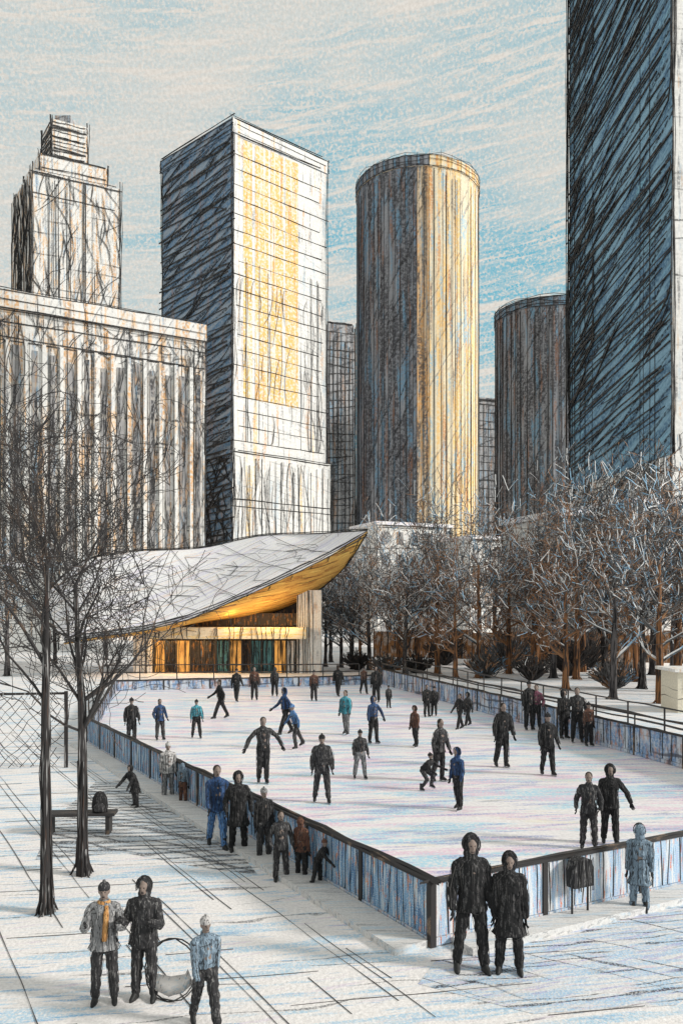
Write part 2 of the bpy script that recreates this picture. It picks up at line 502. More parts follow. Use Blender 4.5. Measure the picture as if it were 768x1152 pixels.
# pavilion
pencil('roof_snow', (0.90, 0.88, 0.88), [
    dict(len=3.5, wid=0.35, rot=28, cover=0.40, soft=0.06, grain=0.12, gmin=.1, col=(0.62, 0.58, 0.76), a=0.75),
    dict(len=3.0, wid=0.25, rot=22, cover=0.27, soft=0.05, grain=0.12, col=(0.80, 0.52, 0.34), a=0.65),
    dict(kind='hatch', gap=1.1, rot=26, w=0.05, cover=0.5, run=9, wob=2.0, grain=0.1, col=(0.08, 0.08, 0.09), a=0.8),
], tooth=0.15)
pencil('soffit_amber', (0.68, 0.42, 0.12), [
    dict(len=1.6, wid=0.3, rot=30, cover=0.40, soft=0.06, grain=0.1, col=(0.34, 0.13, 0.04), a=0.9),
    dict(len=1.6, wid=0.25, rot=30, cover=0.30, soft=0.06, grain=0.1, col=(0.85, 0.66, 0.20), a=0.9),
    dict(kind='hatch', gap=0.6, rot=32, w=0.10, cover=0.45, run=6, wob=2.0, col=(0.05, 0.03, 0.02), a=0.9),
], tooth=0.15)
pencil('fascia_cream', (0.76, 0.68, 0.52), [
    dict(len=1.4, wid=0.15, rot=4, cover=0.38, soft=0.05, grain=0.1, col=(0.80, 0.52, 0.12), a=0.85),
    dict(len=1.0, wid=0.1, rot=4, cover=0.22, soft=0.05, grain=0.1, col=(0.10, 0.08, 0.06), a=0.85),
], tooth=0.15)
pencil('pylon_white', PAPER, [
    dict(len=0.12, wid=1.2, cover=0.32, soft=0.05, grain=0.1, col=(0.60, 0.34, 0.16), a=0.7),
    dict(len=0.12, wid=1.2, cover=0.25, soft=0.05, grain=0.1, col=(0.2, 0.2, 0.22), a=0.7),
], tooth=0.15)
pencil('shop_dark', (0.05, 0.042, 0.04), [
    dict(len=0.2, wid=0.9, cover=0.38, soft=0.06, grain=0.1, col=(0.34, 0.16, 0.05), a=0.9),
    dict(len=0.2, wid=0.6, cover=0.24, soft=0.05, grain=0.1, col=(0.10, 0.15, 0.24), a=0.9),
], rough=0.5)
pencil('door_teal', (0.10, 0.26, 0.30), [dict(len=0.1, wid=0.8, cover=0.45, soft=0.05, grain=0.06, col=(0.03, 0.06, 0.08))], rough=0.5)
glow('shop_light', (1.0, 0.46, 0.10), 0.65, (0.35, 0.2, 0.08), 0.7)

# trees
pencil('bark_black', (0.035, 0.032, 0.032), [
    dict(len=0.04, wid=0.04, dep=0.7, cover=0.30, soft=0.05, col=(0.30, 0.29, 0.285)),
    dict(len=0.03, wid=0.03, dep=0.5, cover=0.24, soft=0.05, col=(0.08, 0.05, 0.04)),
], coord='Object')
pencil('bark_grey', (0.12, 0.11, 0.11), [
    dict(len=0.15, wid=0.15, dep=0.9, cover=0.45, soft=0.06, col=(0.035, 0.033, 0.035)),
], coord='Object')
pencil('bark_rust', (0.29, 0.14, 0.065), [
    dict(len=0.12, wid=0.12, dep=0.9, cover=0.45, soft=0.06, col=(0.06, 0.045, 0.04)),
], coord='Object')
pencil('twig_black', (0.045, 0.042, 0.042), [dict(len=0.5, wid=0.5, dep=0.5, cover=0.25, soft=0.1, col=(0.12, 0.085, 0.065))], coord='Object')
pencil('twig_snow', (0.74, 0.74, 0.74), [dict(len=1.5, wid=1.5, dep=1.5, cover=.42, soft=.03, col=(0.30, 0.50, 0.68))], coord='Object', rough=0.9)
pencil('twig_grey', (0.10, 0.098, 0.098), [dict(len=1.2, wid=1.2, dep=1.2, cover=0.36, soft=0.05, col=(0.36, 0.20, 0.11)), dict(len=0.8, wid=0.8, dep=0.8, cover=0.3, soft=0.1, col=(0.03, 0.03, 0.03)), dict(len=1.0, wid=1.0, dep=1.0, cover=0.26, soft=0.05, col=(0.16, 0.27, 0.38))], coord='Object')
pencil('twig_rust', (0.32, 0.165, 0.085), [dict(len=0.8, wid=0.8, dep=0.8, cover=0.45, soft=0.1, col=(0.07, 0.055, 0.05))], coord='Object')
pencil('hedge_rust', (0.44, 0.21, 0.09), [
    dict(len=0.25, wid=0.9, cover=0.45, soft=0.06, grain=0.1, col=(0.70, 0.62, 0.56), a=0.9),
    dict(len=0.2, wid=0.7, cover=0.36, soft=0.06, grain=0.1, col=(0.05, 0.045, 0.045), a=0.9),
], tooth=0.2)
pencil('cream_board', (0.74, 0.68, 0.55), [dict(kind='hatch', gap=0.5, rot=2, w=0.04, cover=0.4, col=(0.2, 0.18, 0.15))], tooth=0.1)

# people
def cloth(name, base, hi, rough=0.9):
    pencil(name, base, [
        dict(len=0.030, wid=0.030, dep=0.22, cover=0.36, soft=0.05, grain=0.016, col=hi, a=0.75),
        dict(len=0.022, wid=0.022, dep=0.16, cover=0.36, soft=0.05, col=INK, a=0.85),
    ], coord='Object', rough=rough)
cloth('cloth_black', (0.018, 0.018, 0.019), (0.13, 0.125, 0.125))
cloth('cloth_charcoal', (0.040, 0.039, 0.041), (0.26, 0.25, 0.245))
cloth('cloth_grey', (0.22, 0.22, 0.225), (0.58, 0.56, 0.55))
cloth('cloth_navy', (0.035, 0.07, 0.16), (0.10, 0.20, 0.42))
cloth('cloth_blue', (0.10, 0.22, 0.46), (0.30, 0.46, 0.66))
cloth('cloth_teal', (0.07, 0.32, 0.40), (0.26, 0.58, 0.66))
cloth('cloth_brown', (0.12, 0.06, 0.045), (0.36, 0.18, 0.10))
cloth('cloth_orange', (0.50, 0.25, 0.09), (0.70, 0.45, 0.20))
cloth('cloth_pale', (0.46, 0.44, 0.43), (0.72, 0.69, 0.66))
cloth('cloth_plum', (0.16, 0.06, 0.09), (0.42, 0.18, 0.22))
cloth('cloth_slate', (0.18, 0.24, 0.30), (0.42, 0.52, 0.60))
pencil('skin', (0.23, 0.18, 0.155), [dict(len=0.02, wid=0.02, dep=0.05, cover=0.3, soft=0.08, col=(0.34, 0.22, 0.17), a=0.7)], coord='Object', rough=0.6)
pencil('face_dark', (0.05, 0.04, 0.04), [], rough=0.5)
pencil('hair_dark', (0.03, 0.025, 0.022), [dict(len=0.02, wid=0.02, dep=0.15, cover=0.35, col=(0.10, 0.07, 0.05))], coord='Object')
pencil('boot_black', (0.03, 0.03, 0.03), [], rough=0.5)
pencil('blade_steel', (0.5, 0.52, 0.55), [], rough=0.3, spec=0.5)

# ------------------------------------------------------------------ ground, ice
A = Vector((1.26, 11.53, 0))      # rink corner nearest the camera
B = Vector((12.1, 17.4, 0))
Cc = Vector((2.64, 53.1, 0))
D = Vector((-13.3, 48.6, 0))
E = Vector((-8.95, 29.1, 0))
bm = NB()
face(bm, [(-2500, -200, 0), (2500, -200, 0), (2500, 4500, 0), (-2500, 4500, 0)])
g = build('snowy_ground', bm, 'far_snow'); tag(g, kind='structure')
bm = NB()
face(bm, [(-45, -6, 0.004), (45, -6, 0.004), (45, 62, 0.004), (-45, 62, 0.004)])
# joints between the slabs, running with the rink edge and across it
u = (E - A).normalized(); v = Vector((-u.y, u.x, 0))
plaza_dir = u.copy()
def on_plaza(p):
    return -16 < p.x < 13 and 5 < p.y < 34
def inside_rink(p):
    poly = [A, B, Cc, D, E]
    c = True
    for i in range(5):
        a, b = poly[i], poly[(i + 1) % 5]
        if (b - a).cross(p - a).z < -0.35 * (b - a).length:
            c = False
    return c
ns = -1 if (v.dot(Vector((-5, 8, 0)) - A) < 0) else 1
for k in list(range(0, 13)) + [.12, .3, 1.1, 2.15, 3.2]:
    off = ns * (1.05 + k * 0.82)
    pts = []
    for s in range(-40, 60):
        p = A + u * (s * 0.55) + v * (off + 0.03 * mnoise.noise(Vector((s * 0.35, k * 3.1, 0))))
        if on_plaza(p) and not inside_rink(p) and mnoise.noise(Vector((s * 0.16, k * 1.7, 4))) > -0.12:
            pts.append(p + Vector((0, 0, 0.010)))
        else:
            if len(pts) > 2: tube(bm, pts, [0.0075 * random.uniform(.4, 1.3) for _ in pts], 3, 1, False)
            pts = []
    if len(pts) > 2: tube(bm, pts, [0.0075 * random.uniform(.4, 1.3) for _ in pts], 3, 1, False)
xd = Vector((1, 0.16, 0)).normalized()
for k in range(0, 24):
    y0 = 7.0 + k * (0.62 + 0.028 * k)
    pts = []
    for s in range(-60, 70):
        p = Vector((s * 0.3, y0 + s * 0.3 * 0.19 + 0.05 * mnoise.noise(Vector((s * 0.2, k * 2.3, 0))), 0))
        if on_plaza(p) and not inside_rink(p) and mnoise.noise(Vector((s * 0.12, k * 5.7, 2))) > 0.0:
            pts.append(p + Vector((0, 0, 0.010)))
        else:
            if len(pts) > 2: tube(bm, pts, [0.0075 * random.uniform(.4, 1.3) for _ in pts], 3, 1, False)
            pts = []
    if len(pts) > 2: tube(bm, pts, [0.0075 * random.uniform(.4, 1.3) for _ in pts], 3, 1, False)
g = build('plaza_paving', bm, ['snow_paving', 'thin_ink']); tag(g, kind='structure')
def sheet(name, P, z, mat):
    bm = NB()
    f = face(bm, [gd(*p) + Vector((0, 0, z)) for p in P])
    bm.normal_update()
    if f.normal.z < 0: f.normal_flip()
    tag(build(name, bm, mat), kind='structure')
sheet('walk_shade', [(108, 880), (150, 878), (205, 912), (262, 950), (290, 985), (215, 975), (140, 960), (40, 968), (58, 925)], 0.008, 'shade_hatch')  # shadow on the walk, painted as a dark hatched sheet
sheet('hatched_snow', [(490, 1082), (560, 1068), (680, 1034), (800, 1012), (840, 1080), (760, 1132), (600, 1142), (470, 1108)], 0.008, 'hatched_snow')  # patch of snow with blue, violet and dark hatching
bm = NB()
face(bm, [p + Vector((0, 0, 0.008)) for p in (A, B, Cc, D, E)])
# skate cuts and the blue line under the ice
g = build('rink_ice', bm, 'ice'); tag(g, kind='structure')
# stone kerb at the foot of the plaza side barriers
bm = NB()
def off_line(a, b, o):
    d = (b - a).normalized()
    n = Vector((d.y, -d.x, 0)) * o
    return a + n, b + n
def strip(bm, a, b, o0, o1, z0, z1):
    a0, b0 = off_line(a, b, o0); a1, b1 = off_line(a, b, o1)
    for p in (a0, b0, a1, b1): pass
    vs_ = [bm.verts.new(q + Vector((0, 0, z))) for z in (z0, z1) for q in (a0, b0, b1, a1)]
    for q in ((3, 2, 1, 0), (4, 5, 6, 7), (0, 1, 5, 4), (1, 2, 6, 5), (2, 3, 7, 6), (3, 0, 4, 7)):
        bm.faces.new([vs_[i] for i in q])
strip(bm, E, A, 0.07, 0.62, 0.0, 0.11)
strip(bm, A + (B - A).normalized() * 0.30, B, 0.07, 0.55, 0.0, 0.113)
bmesh.ops.recalc_face_normals(bm, faces=bm.faces[:])
g = build('kerb', bm, 'kerb_stone'); tag(g, kind='structure')

# ------------------------------------------------------------------ rink barriers
def barrier(a, b, h, mat, label, step=2.0, rail=0.05, bal=0.22, lr=0.008, extra=()):
    a, b = Vector(a), Vector(b)
    d = (b - a); L = d.length; d.normalize()
    ang = math.atan2(d.y, d.x)
    t = thing('rink_barrier', label, 'barrier', a, ang, 'barriers around the ice rink')
    n = max(1, round(L / step)); st = L / n
    for i in range(n):
        x0, x1 = i * st + 0.05, (i + 1) * st - 0.05
        p = NB()
        box(p, x0, x1, -0.025, 0.025, 0.14, h - 0.06)
        if bal:
            k = x0 + bal * 0.5
            while k < x1:
                for sy in (-0.03, 0.03):
                    hand_line(p, (k + random.uniform(-.04, .04), sy, 0.15), (k + random.uniform(-.04, .04), sy, h - 0.07), lr * random.uniform(.6, 1.3), 0.004, 0, 1, 4)
                k += bal * random.uniform(0.55, 1.5)
        build('panel', p, [mat, 'graphite'], t)
    for i in range(n + 1):
        p = NB()
        box(p, i * st - 0.045, i * st + 0.045, -0.05, 0.05, 0.0, h - 0.055)
        build('post', p, 'rail_dark', t)
    p = NB()
    box(p, 0.055, L - 0.055, -0.04, 0.04, 0.02, 0.13)
    build('kick_board', p, 'panel_pale' if mat != 'panel_far' else 'panel_far', t)
    p = NB()
    box(p, -0.05, L + 0.05, -0.06, 0.06, h - 0.05, h)
    for q in range(3):
        hand_line(p, (-0.1, random.uniform(-.07, .07), h + random.uniform(-.04, .03)), (L + 0.1, random.uniform(-.07, .07), h + random.uniform(-.04, .03)), rail * 0.45, 0.022, 0.15, 0, max(6, int(L / 0.8)))
    build('top_rail', p, 'rail_dark', t)
    for z in extra:
        p = NB()
        hand_line(p, (0, 0, z), (L, 0, z), rail * 0.7, 0.02, 0, 0, max(6, int(L / 1.0)), 4)
        for i in range(n + 1):
            tube(p, [(i * st, 0, h), (i * st, 0, z)], 0.03, 4)
        build('hand_rail', p, 'rail_dark', t)
    return t
barrier(A, E, 0.95, 'panel_blue', 'long blue barrier with orange marks along the plaza walkway, left side of the rink', 1.9)
barrier(B, A, 0.95, 'panel_pale', 'pale barrier with red and blue strokes nearest the viewer, right of the standing couple', 1.9)
barrier(Cc, B, 1.0, 'panel_far', 'long blue and rust barrier below the bare trees, right side of the rink', 2.4, 0.07, 0.5, 0.016, (1.35,))
barrier(D, Cc, 0.62, 'panel_far', 'low far barrier across the back of the rink, in front of the swooping pavilion', 2.6, 0.07, 0.55, 0.02)
barrier(E, D, 0.75, 'panel_far', 'thin dark barrier at the far left of the ice behind the two tree trunks', 2.4, 0.06, 0.5, 0.014)

# second railing along the raised walk behind the right barrier
def railing(a, b, h, label, step=2.2, r=0.035, base=0.0):
    a, b = Vector(a), Vector(b)
    d = b - a; L = d.length
    t = thing('railing', label, 'railing', a, math.atan2(d.y, d.x), 'railings round the rink')
    n = max(1, round(L / step))
    for i in range(n + 1):
        p = NB(); tube(p, [(i * L / n, 0, base), (i * L / n, 0, h - 0.02)], r, 5)
        build('post', p, 'rail_dark', t)
    for z in (h, h * 0.55):
        p = NB(); hand_line(p, (0, 0, z), (L, 0, z), r, 0.02, 0, 0, max(8, int(L)), 4)
        build('rail', p, 'rail_dark', t)
    return t
nrm = (B - Cc).normalized(); nrm = Vector((-nrm.y, nrm.x, 0)) 
if nrm.x < 0: nrm = -nrm
railing(Cc + nrm * 1.8 + Vector((0, 3, 0)), B + nrm * 1.8, 1.35, 'dark two bar railing on the walk under the bare trees right of the rink')
railing((-16, 55.2, 0), (1.2, 56.4, 0), 1.1, 'dark two bar railing on the snow in front of the pavilion doors', 2.4, 0.04)

# ------------------------------------------------------------------ towers
def prism(bm, pts, z0, z1, mis=None, roof_mi=0):
    n = len(pts)
    lo = [bm.verts.new((p[0], p[1], z0)) for p in pts]
    hi = [bm.verts.new((p[0], p[1], z1)) for p in pts]
    for i in range(n):
        f = bm.faces.new((lo[i], lo[(i + 1) % n], hi[(i + 1) % n], hi[i]))
        f.material_index = mis[i] if mis else 0
    f = bm.faces.new(hi); f.material_index = roof_mi
    f = bm.faces.new(list(reversed(lo))); f.material_index = roof_mi

def quad_from(c, e1, e2):
    """counter-clockwise quad: near corner c, edge to the right e1, edge to the left-back e2"""
    c = Vector((c[0], c[1])); e1 = Vector(e1); e2 = Vector(e2)
    return [c, c + e1, c + e1 + e2, c + e2]

def outward(a, b, o):
    d = Vector((b[0] - a[0], b[1] - a[1])).normalized()
    return Vector((d.y, -d.x)) * o
def edge_lines(bm, pts, z0, z1, r, jit, mi, n=3, which=None):
    cen = sum((Vector(p) for p in pts), Vector((0, 0))) / len(pts)
    for i, p in enumerate(pts):
        if which and i not in which: continue
        q = Vector(p) + (Vector(p) - cen).normalized() * r * 0.6
        for k in range(n):
            hand_line(bm, (q.x + random.uniform(-1, 1) * jit, q.y, z0), (q.x + random.uniform(-1, 1) * jit, q.y, z1), r * random.uniform(.6, 1.1), jit * .3, (z1 - z0) * .025, mi, 11)
def face_lines(bm, a, b, zs, r, jit, mi, slope=0.0, frac=(0, 1), off=0.05):
    o = outward(a, b, off + r * 0.3)
    a = Vector(a); b = Vector(b)
    for z in zs:
        f0 = frac[0] + random.uniform(-.035, .06); f1 = frac[1] - random.uniform(-.035, .10)
        p = a.lerp(b, f0) + o; q = a.lerp(b, f1) + o
        hand_line(bm, (p.x, p.y, z + random.uniform(-jit, jit)), (q.x, q.y, z + slope + random.uniform(-jit, jit)), r * random.uniform(.6, 1.2), r * 0.7, 0, mi, 7)
def vert_lines(bm, a, b, ts, z0, z1, r, jit, mi, off=0.05):
    o = outward(a, b, off + r * 0.3)
    a = Vector(a); b = Vector(b)
    for t in ts:
        p = a.lerp(b, t) + o
        zz0 = z0; zz1 = z1 - random.uniform(0, .06) * (z1 - z0) if random.random() < .5 else z1
        hand_line(bm, (p.x, p.y, zz0), (p.x + random.uniform(-jit, jit), p.y, zz1), r * random.uniform(.6, 1.2), r * 0.6, 0, mi, 8)

# --- the white and blue slab tower, corner towards us
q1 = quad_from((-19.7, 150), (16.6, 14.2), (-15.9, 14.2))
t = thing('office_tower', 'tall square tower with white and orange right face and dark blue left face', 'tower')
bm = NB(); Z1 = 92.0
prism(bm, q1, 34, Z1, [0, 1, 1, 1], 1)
edge_lines(bm, q1, 34, Z1 + 1, .085, .42, 2, 5, (0, 1, 3))
scribble_face(bm, q1[0], q1[1], 36, 66, 50, 9, .05, 2, .35)
scribble_face(bm, q1[3], q1[0], 36, 92, 60, 9, .11, 2, .8, .06, .35)
face_lines(bm, q1[0], q1[1], [36 + 2.75 * k for k in range(20)], .085, .25, 2)
vert_lines(bm, q1[0], q1[1], [random.uniform(0.08, 0.95) for _ in range(12)], 36, 70, .05, .15, 2)
face_lines(bm, q1[3], q1[0], [35 + 1.25 * k for k in range(45)], .17, .8, 2, 1.6, (-.02, 1.0))
a_, b_ = Vector(q1[0]), Vector(q1[1])
for f0, f1 in ((.10, .19), (.22, .36), (.38, .52), (.54, .68)):       # the orange bays up the middle of the front
    o = outward(a_, b_, .03)
    p0, p1 = a_.lerp(b_, f0) + o, a_.lerp(b_, f1) + o
    face(bm, [(p0.x, p0.y, 44), (p1.x, p1.y, 44), (p1.x, p1.y, 91.5), (p0.x, p0.y, 91.5)], 3)
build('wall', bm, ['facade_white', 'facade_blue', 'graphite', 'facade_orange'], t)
bm = NB()
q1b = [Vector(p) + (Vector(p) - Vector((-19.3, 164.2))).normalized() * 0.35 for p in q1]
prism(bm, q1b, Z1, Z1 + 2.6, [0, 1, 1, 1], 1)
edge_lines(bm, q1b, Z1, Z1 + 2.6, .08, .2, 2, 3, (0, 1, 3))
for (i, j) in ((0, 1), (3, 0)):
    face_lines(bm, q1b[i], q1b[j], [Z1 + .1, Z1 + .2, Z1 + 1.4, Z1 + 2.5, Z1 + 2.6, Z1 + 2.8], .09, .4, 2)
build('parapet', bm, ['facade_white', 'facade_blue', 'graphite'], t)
bm = NB()
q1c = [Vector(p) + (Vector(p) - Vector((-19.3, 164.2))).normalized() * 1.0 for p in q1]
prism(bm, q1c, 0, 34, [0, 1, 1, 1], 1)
edge_lines(bm, q1c, 0, 34, .085, .4, 2, 5, (0, 1, 3))
scribble_face(bm, q1c[0], q1c[1], 2, 33, 110, 10, .055, 2, .35)
scribble_face(bm, q1c[3], q1c[0], 4, 33, 160, 8, .14, 2, 2.5)
face_lines(bm, q1c[0], q1c[1], [33.8, 33.9, 34.0, 24, 25, 12, 14], .10, .2, 2)
vert_lines(bm, q1c[0], q1c[1], [(k + .5) / 16 for k in range(16)], 0, 33, .08, .2, 2)
face_lines(bm, q1c[3], q1c[0], [2 + 1.1 * k for k in range(30)], .2, .4, 2, 1.5)
build('podium', bm, ['facade_white', 'facade_blue', 'graphite'], t)

# --- the broad block of window strips on the left
def block(c, e1, e2, z1, label, nstrip, name='office_block'):
    q = quad_from(c, e1, e2)
    t = thing(name, label, 'building')
    bm = NB()
    prism(bm, q, 0, z1, None, 0)
    edge_lines(bm, q, 0, z1, .075, .4, 1, 5, (0, 1))
    scribble_face(bm, q[0], q[1], 4, z1, 240, 8, .055, 1, .7)
    scribble_face(bm, q[0], q[1], z1 - 8, z1, 90, 3, .06, 1, 4)
    face_lines(bm, q[0], q[1], [z1 - .1, z1 - .5, z1 - 2.5, z1 - 4.2, z1 - 6.8, z1 - 7.0, z1 - 22, z1 - 34], .08, .4, 1)
    vert_lines(bm, q[0], q[1], [random.random() for _ in range(60)], 2, z1 - 3, .05, .4, 1)
    build('wall', bm, ['facade_stone', 'graphite'], t)
    a, b = Vector(q[0]), Vector(q[1])
    for k in range(nstrip):
        tt = (k + 0.5) / nstrip
        hw = 0.5 / nstrip * random.uniform(0.20, 0.50)
        p0 = a.lerp(b, tt - hw); p1 = a.lerp(b, tt + hw)
        o = outward(a, b, 0.12)
        bm = NB()
        z0 = 4; zt = z1 - 7.4 - random.uniform(0, 2)
        p0i, p1i = p0 - o * 2, p1 - o * 2
        prism(bm, [p0 + o, p1 + o, p1i, p0i], z0, zt)
        scribble_face(bm, p0 + o, p1 + o, z0, zt, 16, 6, .06, 1, .7)
        build('window_strip', bm, ['window_dark', 'graphite'], t)
        if k:
            tt = k / nstrip
            p0 = a.lerp(b, tt - 0.10 / nstrip); p1 = a.lerp(b, tt + 0.10 / nstrip)
            o = outward(a, b, 0.5)
            bm = NB(); prism(bm, [p0 + o, p1 + o, p1 - o * .2, p0 - o * .2], 0, z1 - 7.0)
            build('pier', bm, 'facade_stone', t)
    bm = NB()
    qq = [Vector(p) + outward(a, b, 0.6) for p in (q[0], q[1])] + [q[2], q[3]]
    prism(bm, qq, z1 - 0.002 - 2.2, z1 + 0.5)
    face_lines(bm, qq[0], qq[1], [z1 - 2.1, z1 - 1, z1 + .4, z1 + .5], .12, .3, 1)
    build('cornice', bm, ['facade_stone', 'graphite'], t)
    return t
block((-57, 120), (34, 19.3), (-10, 17), 52.5, 'broad mid rise block of dark window strips and rust piers behind the left trees', 15)

# --- stepped tower behind it
t = thing('stepped_tower', 'slim stepped grey and rust tower with a small crown at far left', 'tower')
qa = quad_from((-93.9, 250), (23.5, 12), (-14, 20))
bm = NB(); prism(bm, qa, 0, 139)
edge_lines(bm, qa, 60, 140, .14, .8, 1, 4, (0, 1, 3))
vert_lines(bm, qa[0], qa[1], [random.random() for k in range(22)], 70, 138, .12, 1.0, 1)
scribble_face(bm, qa[0], qa[1], 90, 139, 70, 12, .12, 1)
scribble_face(bm, qa[3], qa[0], 80, 139, 130, 14, .16, 1)
vert_lines(bm, qa[3], qa[0], [(k + .5) / 12 for k in range(12)], 70, 138, .17, .6, 1)
face_lines(bm, qa[0], qa[1], [138, 138.6, 139, 132, 96], .2, .5, 1)
build('wall', bm, ['facade_stone', 'graphite'], t)
cq = sum((Vector(p) for p in qa), Vector((0, 0))) / 4
def inset(q, s): return [cq + (Vector(p) - cq) * s for p in q]
bm = NB(); qi = inset(qa, 0.78); prism(bm, qi, 139.003, 146)
edge_lines(bm, qi, 139, 147, .18, .4, 1, 2, (0, 1, 3)); face_lines(bm, qi[0], qi[1], [145.8, 146, 142], .2, .4, 1)
build('upper_storey', bm, ['facade_stone', 'graphite'], t)
bm = NB(); qi = inset(qa, 0.42); prism(bm, qi, 146.003, 160)
edge_lines(bm, qi, 146, 161, .2, .5, 1, 3, (0, 1, 3)); face_lines(bm, qi[0], qi[1], [148 + k for k in range(12)], .22, .5, 1); face_lines(bm, qi[3], qi[0], [148 + k for k in range(12)], .28, .5, 1)
build('crown', bm, ['facade_stone', 'graphite'], t)
bm = NB(); box(bm, cq.x - 2.5, cq.x + 2.5, cq.y - 2.5, cq.y + 2.5, 160.003, 163.5)
build('plant_room', bm, 'facade_grey', t)

# --- narrow grey slab between the two main towers
t = thing('narrow_tower', 'narrow dark grey slab tower between the square tower and the round golden one', 'tower')
q = quad_from((-4.2, 236), (8.2, 4), (-1.4, 10))
bm = NB(); prism(bm, q, 0, 86)
edge_lines(bm, q, 0, 87, .17, .3, 1, 3, (0, 1, 3))
vert_lines(bm, q[0], q[1], [(k + .5) / 7 for k in range(7)], 0, 85, .14, .4, 1)
face_lines(bm, q[0], q[1], [20 + k * 2.4 for k in range(28)], .13, .6, 1, 0.8)
build('wall', bm, ['facade_grey', 'graphite'], t)
bm = NB(); qi = [sum((Vector(p) for p in q), Vector((0, 0))) / 4 * 0.1 + Vector(p) * 0.9 for p in q]
prism(bm, qi, 86.003, 88.2); face_lines(bm, qi[0], qi[1], [88, 88.2], .2, .3, 1)
build('parapet', bm, ['facade_grey', 'graphite'], t)

# --- round towers
def round_tower(cx, cy, r, h, mat, label, nf=28, lr=.1, shade_edge=None):
    t = thing('round_tower', label, 'tower', (cx, cy, 0))
    bm = NB()
    ring = [(r * math.cos(2 * PI * k / nf), r * math.sin(2 * PI * k / nf)) for k in range(nf)]
    prism(bm, ring, 0, h)
    for k in range(nf * 2):
        a = PI * k / nf
        if math.sin(a) > 0.35: continue
        for m in range(2):
            rr = r + lr * .5
            aa = a + random.uniform(-.02, .02)
            hand_line(bm, (rr * math.cos(aa), rr * math.sin(aa), 0), (rr * math.cos(aa + random.uniform(-.03, .03)), rr * math.sin(aa), h - random.uniform(0, 2)), lr * random.uniform(.4, 1.1), lr * .5, 0, 1, 9)
    if shade_edge:                                    # shade painted into the left flank, half-tone band at its edge
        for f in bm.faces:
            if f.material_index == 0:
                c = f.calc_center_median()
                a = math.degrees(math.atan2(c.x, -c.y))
                if -150 < a < shade_edge: f.material_index = 2 if a < shade_edge - 12 else 3
    build('wall', bm, [mat, 'graphite', 'facade_smoke_and_shade', 'facade_half_shade'], t, uv=False)
    o = t.children[0]
    uvl = o.data.uv_layers.new()
    for p in o.data.polygons:
        base = None
        for li in p.loop_indices:
            co = o.data.vertices[o.data.loops[li].vertex_index].co
            a = math.atan2(co.y, co.x)
            a = (a + 1.5 * PI + 0.001) % (2 * PI)
            if base is None: base = a
            if a - base > PI: a -= 2 * PI
            if base - a > PI: a += 2 * PI
            uvl.data[li].uv = (a * r, co.z)
    bm = NB()
    ring2 = [(x * 1.012, y * 1.012) for x, y in ring]
    prism(bm, ring2, h + .003, h + 2.2)
    for z in (h, h + .3, h + 1.2, h + 2.0, h + 2.2, h + 2.5):
        tube(bm, [(x * 1.01, y * 1.01, z + random.uniform(-.35, .35)) for x, y in ring2 + ring2[:2]], lr * .7, 3, 1, False)
    for k in range(nf):
        x, y = ring2[k]
        tube(bm, [(x * 1.005, y * 1.005, h - 1), (x * 1.005, y * 1.005, h + random.uniform(1.8, 3.4))], lr * .5, 3, 1, False)
    if shade_edge:
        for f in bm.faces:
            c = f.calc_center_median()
            if f.material_index == 0 and -150 < math.degrees(math.atan2(c.x, -c.y)) < shade_edge and c.length > 1 and abs(f.normal.z) < .5 and c.xy.length > r * .9: f.material_index = 2
    build('parapet', bm, [mat, 'graphite', 'facade_smoke_and_shade'], t)
    bm = NB(); prism(bm, [(x * .5, y * .5) for x, y in ring], h + 2.21, h + 3.6)
    build('plant_room', bm, 'facade_grey', t)
    return t
round_tower(15.8, 172, 12.6, 91, 'facade_gold', 'tall round tower in the middle of the skyline, golden with shade painted grey on its left flank', 34, .07, shade_edge=2)
round_tower(53.5, 215, 13.2, 80, 'facade_smoke_and_shade', 'shorter round grey tower half hidden behind the dark blue skyscraper', 26, .13)

t = thing('low_tower', 'low blue grey block between the golden tower and the round grey one', 'tower')
q = quad_from((41.5, 255), (10.5, 3), (-2, 8))
bm = NB(); prism(bm, q, 0, 70)
edge_lines(bm, q, 0, 71, .17, .3, 1, 2, (0, 1, 3)); vert_lines(bm, q[0], q[1], [(k + .5) / 6 for k in range(6)], 0, 69, .13, .3, 1)
face_lines(bm, q[0], q[1], [30 + 2.6 * k for k in range(16)], .12, .4, 1)
build('wall', bm, ['facade_grey', 'graphite'], t)
bm = NB(); face_lines(bm, q[0], q[1], [70.1, 70.5], .2, .2, 1)
prism(bm, [Vector(p) * .96 + Vector((46, 259)) * .04 for p in q], 70.003, 71.2); build('parapet', bm, ['facade_grey', 'graphite'], t)

# --- dark skyscraper at the right edge
t = thing('glass_skyscraper', 'dark blue glass skyscraper running out of the picture at the top right', 'skyscraper')
q = quad_from((30.1, 75), (9.8, 1.4), (-3.15, 22.5))
bm = NB(); prism(bm, q, 0, 90, [1, 0, 0, 0], 0)
edge_lines(bm, q, 0, 90, .06, .45, 2, 6, (0, 3))
face_lines(bm, q[3], q[0], [20 + 0.72 * k for k in range(97)], .10, .7, 2, 3.0, (0.0, 0.97), .02)
scribble_face(bm, q[3], q[0], 27, 90, 60, 12, .11, 2, .5, .06, .42)
scribble_face(bm, q[3], Vector(q[3]).lerp(Vector(q[0]), .3), 27, 90, 70, 8, .12, 2, .6, .06, .5)
vert_lines(bm, q[3], q[0], [random.uniform(0, .5) ** 2 for k in range(14)] + [random.random() for k in range(8)], 8, 90, .045, .25, 2)
build('wall', bm, ['facade_night', 'facade_pale', 'graphite'], t)
bm = NB()
